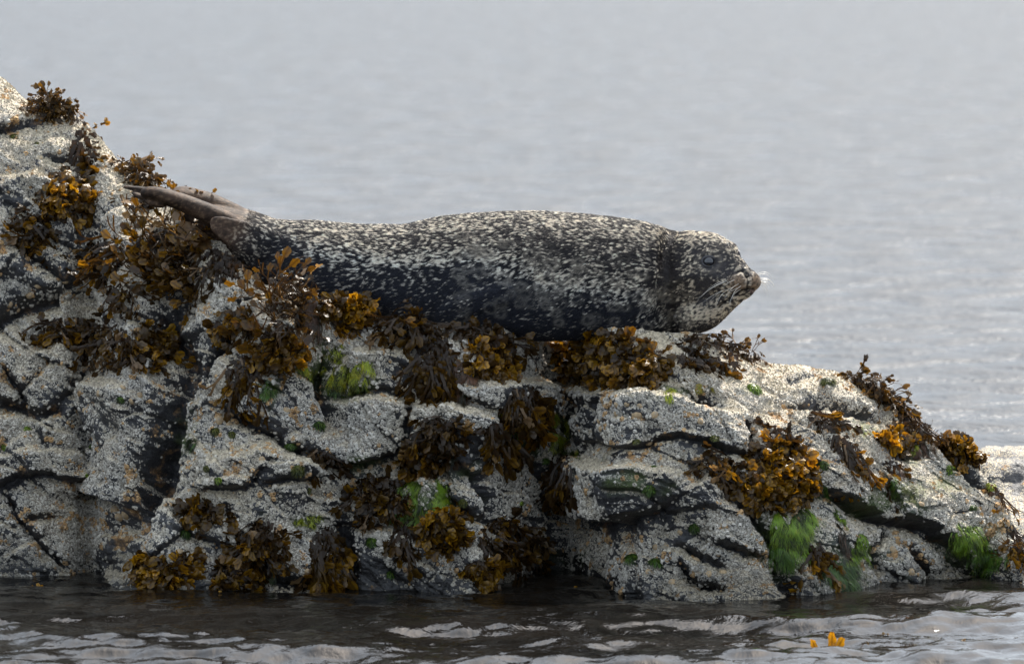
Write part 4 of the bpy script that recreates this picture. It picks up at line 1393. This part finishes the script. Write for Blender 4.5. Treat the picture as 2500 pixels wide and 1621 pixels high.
# label, centre x, y, width, height, style, fronds, gold, dry, angle
CLUMPS = [
 ('dark bushy wrack with black twigs standing on the topmost boulder', 130, 245, 120, 100, 'crest', 85, .45, .45, 10),
 ('long dark brown wrack hanging below the crest of the upper slope', 205, 395, 85, 135, 'hang', 75, .40, .45, 0),
 ('wrack draped over the skyline with one big pale curled blade on top', 345, 385, 95, 120, 'crest', 80, .55, .40, 30),
 ('broad golden brown wrack spread on the upper slope beside the hanging brown one', 165, 480, 140, 120, 'gold', 95, .85, .12, -20),
 ('brown wrack with pale crumpled lobes at the lower end of the golden patch', 78, 552, 125, 85, 'brown', 70, .75, .25, 15),
 ('dim dark brown wrack filling the hollow under the tail', 258, 620, 120, 115, 'brown', 80, .50, .20, 0),
 ('dark wrack with an orange tip right under the hind flipper tips', 335, 500, 62, 60, 'brown', 32, .55, .25, 0),
 ('tangled dark wrack with pale tan blades hanging under the hind flippers', 420, 600, 200, 160, 'wiry', 140, .62, .30, 35),
 ('crumpled dried grey brown wrack hanging beside the rump of the seal', 545, 675, 130, 90, 'hang', 80, .35, .75, 20),
 ('small bright orange wrack on the ridge above the long seaweed bank', 378, 682, 78, 48, 'gold', 34, .95, .05, 15),
 ('small rusty brown wrack beside the bright orange one', 298, 708, 72, 48, 'brown', 30, .70, .25, 10),
 ('big wiry wrack of bare dark stalks in front of the belly of the seal', 704, 735, 105, 180, 'wiry', 105, .32, .40, 8),
 ('golden wrack with round lobes curling against the belly of the seal', 850, 760, 110, 120, 'gold', 80, .92, .10, 45),
 ('long bank of brown wrack with golden lobes along its far end', 255, 830, 360, 105, 'brown', 190, .80, .25, 14),
 ('cluster of bright golden lobes at the end of the long bank', 375, 840, 110, 90, 'gold', 60, 1.0, .05, 30),
 ('thin golden wrack lying on the barnacled slope under the wiry one', 575, 805, 100, 80, 'gold', 42, .85, .20, 10),
 ('compact vivid golden wrack on a white barnacled shoulder', 672, 866, 110, 56, 'gold', 62, 1.0, .04, 5),
 ('fan of dark drooping wrack with orange tips below the vivid golden one', 598, 935, 105, 105, 'hang', 75, .85, .30, 0),
 ('ragged brown wrack with curled grey blades on the ledge under the seal', 1000, 795, 170, 80, 'brown', 100, .70, .35, 15),
 ('heavy curtain of wrack hanging from the ledge, dark lobes and brown hair', 1062, 905, 115, 160, 'hang', 150, .60, .35, -12),
 ('dark crumpled wrack pressed under the chest of the seal', 1180, 818, 150, 60, 'brown', 85, .30, .45, 18),
 ('golden wrack fanning out on the pale shelf under the seal', 1200, 885, 125, 80, 'gold', 75, 1.0, .08, 25),
 ('largest golden brown wrack mound in front of the neck of the seal', 1490, 885, 260, 140, 'gold', 230, .82, .12, 8),
 ('shadowed dark wrack under the throat of the seal', 1690, 860, 115, 100, 'brown', 80, .40, .30, 20),
 ('drooping olive black wrack on the pale slab ahead of the throat', 1768, 905, 80, 80, 'hang', 50, .50, .30, 0),
 ('small dark twiggy wrack on the skyline ahead of the seal', 1806, 846, 80, 46, 'crest', 34, .40, .45, 25),
 ('orange brown wrack hanging at the notch in the middle ledge', 1280, 1005, 95, 95, 'hang', 70, .85, .20, 10),
 ('dull purple brown wrack on the block below the heavy curtain', 1075, 1050, 105, 90, 'brown', 70, .55, .50, 0),
 ('narrow strip of brown wrack beside the bright green cushion', 1228, 1082, 90, 60, 'hang', 42, .70, .45, 35),
 ('little ginger wrack tuft under the dull purple brown one', 1030, 1125, 78, 52, 'gold', 34, .65, .30, 15),
 ('ginger brown wrack in the undercut of the middle block', 785, 1112, 74, 44, 'brown', 36, .45, .25, 10),
 ('wide brown wrack beside the vivid green hair patch', 930, 1200, 170, 95, 'brown', 100, .65, .25, 8),
 ('bright golden wrack near the water below the green hair patch', 1085, 1295, 105, 100, 'gold', 85, 1.0, .04, 20),
 ('dark brown wrack hanging beside the bright golden one', 992, 1320, 76, 80, 'hang', 50, .45, .40, 0),
 ('broad russet wrack spread over the foot of the rock', 1245, 1310, 180, 110, 'brown', 130, .80, .18, 10),
 ('small golden wrack trailing into the water', 1175, 1405, 60, 70, 'gold', 34, .85, .10, 0),
 ('brown wrack in the shaded angle above the waterline', 640, 1310, 100, 120, 'brown', 90, .70, .25, 20),
 ('grey brown wrack strand ending in golden lobes at the water', 800, 1365, 95, 130, 'hang', 90, .85, .30, -12),
 ('sparse orange wrack scattered on the barnacled slope near the inlet', 505, 1255, 120, 60, 'gold', 36, .75, .20, 20),
 ('golden wrack sitting on the waterline by the inlet', 398, 1392, 135, 85, 'gold', 95, .95, .06, 5),
 ('dark golden wrack in the wet hollow beside the inlet', 568, 1398, 85, 80, 'brown', 65, .85, .10, 0),
 ('brown wrack hanging in the cleft below the big mound', 1370, 1165, 68, 95, 'hang', 55, .60, .25, 0),
 ('great golden wrack cushion with fanned lobes low on the pale slope', 1895, 1165, 185, 160, 'gold', 210, .90, .08, 0),
 ('flat dark brown blades above the great golden cushion', 1905, 1068, 80, 60, 'brown', 36, .30, .60, 15),
 ('straggling brown and orange wrack reaching towards the great cushion', 1752, 1132, 125, 62, 'brown', 55, .75, .30, 10),
 ('short brown wrack with orange ends on the open pale slope', 2005, 1022, 85, 42, 'brown', 36, .70, .30, 20),
 ('thin broken chain of brown wrack running down the slope', 2068, 1125, 48, 150, 'hang', 55, .75, .30, -32),
 ('brown wrack trailing down the skyline with a forked stalk on top', 2140, 945, 185, 62, 'crest', 100, .40, .55, 38),
 ('thick brown mane of wrack hanging down the far shoulder', 2225, 1055, 130, 80, 'hang', 120, .50, .55, 35),
 ('wrack with amber lobes and orange blades under the brown mane', 2178, 1080, 85, 50, 'gold', 42, .95, .20, 10),
 ('golden tipped wrack lying on the descending edge of the rock', 2335, 1092, 95, 48, 'gold', 50, .85, .35, 25),
 ('slim dark strand of wrack below the amber lobes', 2178, 1165, 48, 85, 'hang', 34, .55, .45, 0),
 ('lone bent wrack sprig near the end of the rock', 2432, 1222, 66, 52, 'hang', 18, .90, .35, 20),
 ('orange wrack at the outer end of the rock beside the green hair', 2478, 1335, 46, 100, 'hang', 48, 1.0, .15, -15),
 ('amber wrack lobes lying over the long green hair', 1990, 1380, 42, 85, 'hang', 36, .95, .10, 10),
 ('small tuft of wrack on the skyline behind the hind flippers', 468, 474, 80, 26, 'crest', 34, .60, .30, 15),
]
for row in CLUMPS:
    lab, cx, cy, w, h, style, n, gold, dry, ang = row
    clump(lab, cx, cy, w, h, style, int(n * 1.7), gold, dry, ang)


# a few special pieces the eye catches
def sprig(label, cx, cy, items, up=(0, 0, 1), name='wrack_sprig'):
    hh = hit(cx, cy)
    if hh is None:
        return None
    org = hh[0]
    root = bpy.data.objects.new(name, None); COL.objects.link(root)
    root.location = org
    root['label'] = label; root['category'] = 'seaweed'
    for lib, k, g, f, sc, col, dp in items:
        place_frond(FRONDS[lib][k], org + Vector(dp), Vector(g), Vector(f), sc, col, root, org)
    return root


sprig('single amber sprig with a bare twig sticking up from the skyline', 224, 318, [
    ('wire', 0, (.9, -.1, .55), (0, -1, .3), .38, (.3, .4, 0), (0, 0, .004)), ('fan', 1, (1, -.05, .28), (0, -1, .2), .62, (.9, .1, 0), (.022, 0, .014)),
    ('fan', 4, (.6, -.1, .5), (0, -1, .2), .42, (.9, .1, 0), (.004, 0, .004)), ('wire', 2, (.12, 0, 1), (1, -.5, 0), .34, (.1, .6, 0), (-.004, 0, 0))])
sprig('pale curled blade of dried wrack leaning up on the skyline', 318, 388, [
    ('blade', 0, (.85, -.15, .42), (-.4, -1, .5), 1.2, (.6, .35, .42), (.0, -.01, .008)), ('blade', 1, (.2, -.3, -1), (.2, -1, .2), 1.35, (.6, .2, .7), (.05, -.03, .0)),
    ('wire', 1, (.8, -.1, .65), (0, -1, .4), 1.0, (.2, .7, 0), (-.01, -.01, .0)), ('strap', 2, (.75, 0, .6), (.3, -1, .4), .55, (.2, .7, 0), (-.02, -.01, .0))])
sprig('pale tan wrack blades fanned out below the hind flippers', 470, 565, [
    ('blade', k % 3, (random.uniform(-.1, .7), -.35, -1), (random.uniform(-.4, .6), -1, .3), random.uniform(.9, 1.25), (.6, .25, random.uniform(.4, .75)),
     (random.uniform(-.03, .05), -.045, random.uniform(-.02, .03))) for k in range(9)])
sprig('bright golden pair of lobes upright before the neck of the seal', 1515, 842, [
    ('fan', 0, (-.3, -.5, .9), (0, -1, .3), .9, (1, 0, 0), (-.02, -.01, -.01)), ('fan', 3, (.5, -.5, .75), (0, -1, .3), .9, (1, 0, 0), (.0, -.01, -.01)),
    ('fan', 6, (.1, -.5, .9), (0, -1, .3), .8, (1, 0, 0), (-.06, -.01, -.01))])

# ------------------------------------------------------------------ bits of wrack breaking the water
def afloat(label, x, y, items):
    P = at_y(x, y, float(water_y(y)))
    root = bpy.data.objects.new('floating_wrack', None); COL.objects.link(root)
    root.location = (P[0], P[1], 0)
    root['label'] = label; root['category'] = 'seaweed'; root['group'] = 'wrack tips breaking the water'
    for lib, k, g, sc, col, dx in items:
        place_frond(FRONDS[lib][k], Vector((P[0] + dx, P[1], -.012)), Vector(g), Vector((random.uniform(-.2, .2), -1, .2)), sc, col, root, Vector((P[0], P[1], 0)))


G1 = (1, .05, 0)
afloat('three flat orange wrack tips standing out of the open water', 2030, 1570, [('blade', 0, (.05, 0, 1), .62, G1, 0), ('blade', 1, (.55, 0, .9), .50, G1, .012), ('blade', 2, (-.35, 0, .9), .42, G1, -.036)])
afloat('thin brown wrack tip slanting out of the water beside the three orange ones', 2098, 1572, [('wire', 1, (.6, 0, .8), .42, (.4, .3, 0), 0)])
afloat('orange wrack tip awash near the inlet under the rock', 88, 1432, [('fan', 1, (.6, 0, .6), .55, G1, 0), ('fan', 5, (-.5, 0, .7), .5, G1, .004)])
afloat('tiny amber wrack bud floating in the dark water off the inlet', 233, 1472, [('fan', 2, (.1, 0, 1), .42, G1, 0)])
afloat('tiny pale bud pair floating nearest the bright ripples on the calm side', 160, 1478, [('fan', 4, (.1, 0, 1), .36, (1, .2, .3), 0)])
afloat('small golden tip floating just off the foot of the rock', 1405, 1428, [('fan', 0, (.2, 0, 1), .42, G1, 0)])
afloat('faint tan tips in the pale water far from the rock', 2353, 1558, [('fan', 3, (.05, 0, 1), .36, (.8, .3, .2), 0)])
afloat('short tan tips between the rock and the three orange ones', 2165, 1540, [('fan', 6, (.2, 0, 1), .32, (.8, .3, .2), 0), ('fan', 2, (-.3, 0, 1), .3, (.8, .3, .2), -.008)])
afloat('low golden lobes awash against the rock foot by the inlet', 525, 1446, [('fan', 1, (.9, 0, .45), .6, G1, 0), ('fan', 3, (-.8, 0, .5), .5, G1, -.006)])


# ------------------------------------------------------------------ green algae: mats of fine strands, and little tufts
def strands(px_list, length, width, segs, spread, up0, rnd):
    V, F, vary = [], [], []
    for (px, py) in px_list:
        q = hit(px, py)
        if q is None:
            continue
        p, n, lf = q
        p = p + n * .001
        L = length * rnd.uniform(.35, 1.15)
        lat = rnd.gauss(0, spread) + .9 * spread * math.sin(px * .11 + py * .05)
        vr = min(1, max(0, .42 + .75 * gnoise(np.array([[px / 5.5, py / 26.0, .7]]))[0] + .35 * gnoise(np.array([[px / 21.0, py / 30.0, 5.7]]))[0] + rnd.gauss(0, .16)))
        d = (DOWN + LAT * lat + n * up0).normalized()
        rowp = None
        w = width * rnd.uniform(.6, 1.3)
        for k in range(segs + 1):
            s = k / segs
            side = d.cross(n)
            side = side.normalized() if side.length > 1e-5 else LAT
            ww = w * (1 - .75 * s)
            i = len(V)
            V.append(tuple(p - side * ww)); V.append(tuple(p + side * ww))
            vary += [vr * (.75 + .4 * s)] * 2
            if rowp is not None:
                F.append((rowp, rowp + 1, i + 1, i))
            rowp = i
            if k < segs:
                d = (d + DOWN * .35 + LAT * rnd.gauss(0, spread * 1.1)).normalized()
                p = p + d * (L / segs)
                loc, nn, _, _ = BVH.find_nearest(p)
                if loc is not None:
                    if nn.dot(TOCAM) < 0:
                        nn = -nn
                    lift = .0016 + .0022 * math.sin(3.1 * s) * (1 + up0) + .002 * vr
                    if (p - loc).dot(nn) < lift:
                        p = loc + nn * lift
                    n = nn
    return V, F, vary


def mat_of_algae(label, cx, cy, w, h, n, length, colour, width=.0011, angle=0, spread=.22, up0=.25, seed=0, name='algae_mat'):
    rnd = random.Random(seed * 7 + int(cx))
    ca, sa = math.cos(R(angle)), math.sin(R(angle))
    pts = []
    while len(pts) < n * 1.35:
        u, v = rnd.uniform(-1, 1), rnd.uniform(-1, 1)
        wob = 1 + .30 * math.sin(3 * math.atan2(v, u) + cx) + .18 * math.sin(7 * math.atan2(v, u) + cy)
        if math.hypot(u, v) < .82 * wob * (1 if rnd.random() < .85 else 1.25):
            ex, ey = u * w / 2, v * h / 2
            if gnoise(np.array([[(cx + ex) / 17.0, (cy + ey) / 24.0, 3.3]]))[0] < -.10:
                continue
            pts.append((cx + ex * ca - ey * sa, cy + ex * sa + ey * ca - length * 330))
    V, F, vary = strands(pts, length * .78, width * .75, 6, spread * 1.3, up0 * .6, rnd)
    if not V:
        return
    org = Vector(np.mean(np.array(V), 0))
    me = mesh_np(name, np.array(V) - np.array(org), np.array(F), [ALGAE], True, dict(vary=np.array(vary)))
    o = add(name, me, None, label=label, category='algae')
    o.location = org
    o.color = (*colour, 1)
    return o


LIME, LEAF, DEEP, OLIVE, SEA = (.40, .46, .035), (.20, .33, .028), (.085, .17, .022), (.13, .15, .028), (.075, .14, .03)
mat_of_algae('pale lime moss like cushion in the cleft under the wiry wrack', 852, 932, 128, 84, 1200, .030, LIME, .0010, 0, .35, .5)
mat_of_algae('darker green fringe hanging under the pale lime cushion', 845, 962, 95, 36, 420, .030, DEEP, .0010, 0, .2, .3)
mat_of_algae('small lime green tuft above the pale cushion', 822, 868, 36, 50, 240, .018, LIME, .0010, 0, .4, .5)
mat_of_algae('scattered lime film beside the compact golden wrack', 752, 915, 66, 34, 260, .016, LIME, .0009, 35, .4, .3)
mat_of_algae('bright green cushion streaming beside the narrow brown strip', 1228, 1040, 50, 48, 380, .026, LIME, .0010, 50, .3, .45)
mat_of_algae('deep green fall of algae below the bright cushion', 1272, 1078, 80, 76, 760, .034, LEAF, .0011, 40, .25, .35)
mat_of_algae('lime green strip down the crack of the middle block', 1366, 1060, 52, 96, 700, .026, LIME, .0010, 5, .25, .4)
mat_of_algae('thin green smear at the foot of the lime strip', 1400, 1112, 62, 26, 240, .020, LEAF, .0010, 20, .4, .3)
mat_of_algae('vivid green hair patch above the bright golden wrack', 1028, 1235, 125, 125, 1700, .040, LEAF, .0011, 20, .28, .4)
mat_of_algae('dark green lower skirt of the vivid hair patch', 985, 1268, 70, 46, 480, .036, DEEP, .0011, 0, .25, .35)
mat_of_algae('yellow green frill on the angle above the waterline wrack', 752, 1276, 66, 28, 340, .018, LIME, .0010, 0, .5, .5)
mat_of_algae('great curtain of green hair below the great golden cushion', 1935, 1305, 105, 110, 1900, .060, LEAF, .0012, 35, .20, .35)
mat_of_algae('dark green lower part of the great curtain by the leaning slab', 1905, 1358, 80, 80, 800, .052, DEEP, .0012, 40, .2, .3)
mat_of_algae('sea green hair combed down to the water', 2048, 1400, 100, 70, 1100, .075, SEA, .0012, 25, .30, .3)
mat_of_algae('leaf green clump on the edge beside the combed hair', 2100, 1350, 52, 90, 620, .032, LEAF, .0012, 20, .3, .4)
mat_of_algae('narrow bright green streak above the combed hair', 2048, 1275, 16, 60, 240, .030, LEAF, .0010, -25, .15, .3)
mat_of_algae('green hair falling over the overhang at the far end', 2370, 1325, 100, 52, 1000, .050, LEAF, .0012, 15, .22, .45)
mat_of_algae('deep green drape in the shade of the far overhang', 2410, 1375, 105, 62, 900, .045, DEEP, .0012, 15, .22, .3)
mat_of_algae('yellow green patch on the open slope under the short brown wrack', 2098, 1055, 36, 26, 220, .016, LIME, .0010, 20, .4, .4)
mat_of_algae('green tongue hanging beside the thick brown mane', 2228, 1098, 22, 54, 260, .030, LIME, .0010, -10, .15, .4)
mat_of_algae('olive green film around the slim dark strand', 2210, 1210, 70, 44, 420, .020, OLIVE, .0010, 15, .4, .3)
mat_of_algae('green film down the slope left of the olive one', 2180, 1195, 30, 52, 260, .022, DEEP, .0010, 0, .3, .3)
mat_of_algae('dark mossy streak under the great golden cushion', 2005, 1210, 48, 44, 320, .020, DEEP, .0010, 20, .3, .3)
mat_of_algae('green tuft peeping from under the drooping fan of wrack', 655, 958, 36, 44, 240, .020, DEEP, .0010, 10, .35, .4)
mat_of_algae('little lime patch at the lower rim of the largest mound', 1632, 966, 38, 30, 240, .022, LIME, .0010, 30, .3, .5)
mat_of_algae('yellowish tuft on the slab before the drooping olive wrack', 1716, 952, 52, 20, 240, .016, (.30, .27, .04), .0010, 0, .6, .6)
mat_of_algae('grey green drip under the wet hollow by the inlet', 655, 1418, 34, 38, 260, .030, (.085, .12, .055), .0010, 0, .2, .3)
mat_of_algae('green hair tuft in the deep shade of the great cleft', 466, 1092, 26, 44, 240, .030, SEA, .0010, 0, .2, .5)

HAIR = (.105, .058, .036)
for row in [('brown stringy hair of old wrack trailing beside the heavy curtain', 1128, 950, 64, 110, 900, .075, 18, 61),
            ('thin tan hair of old wrack hanging under the brown mane', 2250, 1105, 50, 70, 420, .070, 10, 62),
            ('reddish brown hair streak beside the slim dark strand', 2195, 1135, 26, 90, 300, .075, -6, 63),
            ('wispy brown hair over the comb of green hair at the water', 2055, 1335, 22, 90, 220, .060, -20, 64),
            ('dark stringy hair hanging from the wiry wrack down to the cleft', 760, 790, 46, 110, 520, .080, 4, 65),
            ('pale brown hair wisps on the slope under the thin broken chain', 1992, 1190, 18, 60, 160, .050, -10, 66)]:
    lab_, x_, y_, w_, h_, n_, L_, a_, s_ = row
    oo = mat_of_algae(lab_, x_, y_, w_, h_, n_, L_, HAIR, .0012, a_, .12, .2, s_, 'weed_hair')
    if oo:
        oo['category'] = 'seaweed'

TUFTS = [  # x, y, radius mm, colour, label
 (325, 417, 12, LIME, 'bright green mossy knob on the edge of the upper slope'), (33, 335, 11, OLIVE, 'dull green knob on the pale face under the topmost boulder'),
 (90, 350, 5, OLIVE, 'tiny olive knob beside the dull green one'), (67, 1046, 8, LEAF, 'green dot on the pale bulge above the long crack'),
 (225, 1088, 8, DEEP, 'dark green dot low on the round boulder'), (294, 975, 8, DEEP, 'dark green dot high on the round boulder'),
 (10, 1090, 8, LEAF, 'green knob at the very edge of the picture'), (215, 1160, 6, LEAF, 'small leaf green knob on the lip of the long crack'),
 (450, 1300, 15, SEA, 'fuzzy grey green knob on the slope beside the inlet'), (525, 1052, 10, OLIVE, 'olive knob among barnacles beside the great cleft'),
 (565, 1060, 9, OLIVE, 'olive knob just along from the one beside the great cleft'), (779, 1039, 14, DEEP, 'shiny dark green ball in the shaded crack'),
 (710, 1086, 12, DEEP, 'blackish green knob below the shiny ball'), (728, 1147, 15, OLIVE, 'olive limpet shaped knob on the white shelf'),
 (752, 1197, 9, OLIVE, 'smaller olive knob under the white shelf'), (504, 1142, 8, OLIVE, 'olive knob on the bare slate ledge'),
 (532, 1172, 8, LEAF, 'leaf green knob under the bare slate ledge'), (907, 1321, 12, DEEP, 'dark green knob on the barnacled block near the water'),
 (954, 1400, 11, DEEP, 'mossy knob just above the water beside the trailing wrack'), (1130, 1226, 10, OLIVE, 'grey green knob on the white block beside the vivid hair'),
 (1272, 1227, 7, LEAF, 'small green knob near the foot of the middle cleft'), (1332, 1124, 9, DEEP, 'dark green knob by the hanging brown wrack'),
 (1545, 1362, 19, DEEP, 'green haired limpet, the taller of the pair near the water'), (1603, 1372, 17, DEEP, 'green haired limpet, the rounder of the pair near the water'),
 (1694, 1287, 12, SEA, 'bluish green tuft on the pale cone of rock'), (1585, 1195, 13, DEEP, 'dark green hollow tuft on the black face'),
 (1840, 948, 19, LEAF, 'pale green tuft on the sunny slab ahead of the seal'), (2022, 931, 16, OLIVE, 'flat olive tuft on the far sunny slab'),
 (1595, 1140, 8, DEEP, 'dark knob on the white top of the lower block'), (1745, 1068, 10, OLIVE, 'olive smear knob on the front of the long ledge'),
 (1553, 1077, 8, OLIVE, 'small olive knob under the long ledge'), (2320, 1145, 12, LEAF, 'green knob on the descending end of the rock'),
 (2421, 1164, 14, LIME, 'yellow green knob on the outermost shoulder'), (2375, 1240, 10, DEEP, 'dark green knob above the far overhang'),
 (2010, 1135, 12, DEEP, 'dark moss knob beside the thin broken chain'),
]


def tuft(x, y, rad, colour, label):
    q = hit(x, y)
    if q is None:
        return
    p, n, _ = q
    rnd = random.Random(int(x * 3 + y))
    root = bpy.data.objects.new('algae_tuft', None); COL.objects.link(root)
    root.location = p
    root['label'] = label; root['category'] = 'algae'; root['group'] = 'little green tufts on the rock'
    rr = rad / 1000
    na, nb = 14, 6
    V, F, va = [], [], []
    rot = n.to_track_quat('Z', 'Y').to_matrix()
    for b in range(nb + 1):
        t = b / nb * math.pi / 2
        for a in range(na):
            A = 2 * math.pi * a / na
            j = 1 + rnd.uniform(-.10, .10)
            v = Vector((math.cos(A) * math.cos(t) * rr * j, math.sin(A) * math.cos(t) * rr * j * .85, math.sin(t) * rr * .62 - rr * .1))
            V.append(tuple(rot @ v)); va.append(rnd.uniform(.1, .7))
    for f in grid_faces(nb + 1, na, True):
        F.append(tuple(f))
    core = mesh_np('mound', np.array(V), np.array(F), [ALGAE], True, dict(vary=np.array(va)))
    c = add('mound', core, root); c.color = (*[k * .8 for k in colour], 1)
    V, F, va = [], [], []
    for k in range(int(120 + rad * 12)):
        A, t = rnd.uniform(0, 6.28), math.asin(rnd.random())
        d = Vector((math.cos(A) * math.cos(t), math.sin(A) * math.cos(t) * .85, math.sin(t) * .62))
        p0 = rot @ (d * rr - Vector((0, 0, rr * .1)))
        g = (rot @ d).normalized() * .7 + DOWN * .8 + Vector((rnd.gauss(0, .25), rnd.gauss(0, .25), 0))
        g.normalize()
        s = g.cross(rot @ d)
        s = s.normalized() if s.length > 1e-5 else LAT
        L = rr * rnd.uniform(.35, .8); w = .0007
        vr = rnd.random()
        i = len(V)
        p1 = p0 + g * L * .5 + (rot @ d) * .0012; p2 = p0 + g * L + DOWN * L * .15
        for pp, ww in ((p0, w), (p1, w), (p2, w * .3)):
            V.append(tuple(pp - s * ww)); V.append(tuple(pp + s * ww)); va += [vr] * 2
        F += [(i, i + 1, i + 3, i + 2), (i + 2, i + 3, i + 5, i + 4)]
    h = add('strands', mesh_np('strands', np.array(V), np.array(F), [ALGAE], True, dict(vary=np.array(va))), root)
    h.color = (*colour, 1)


for row in TUFTS:
    tuft(*row)
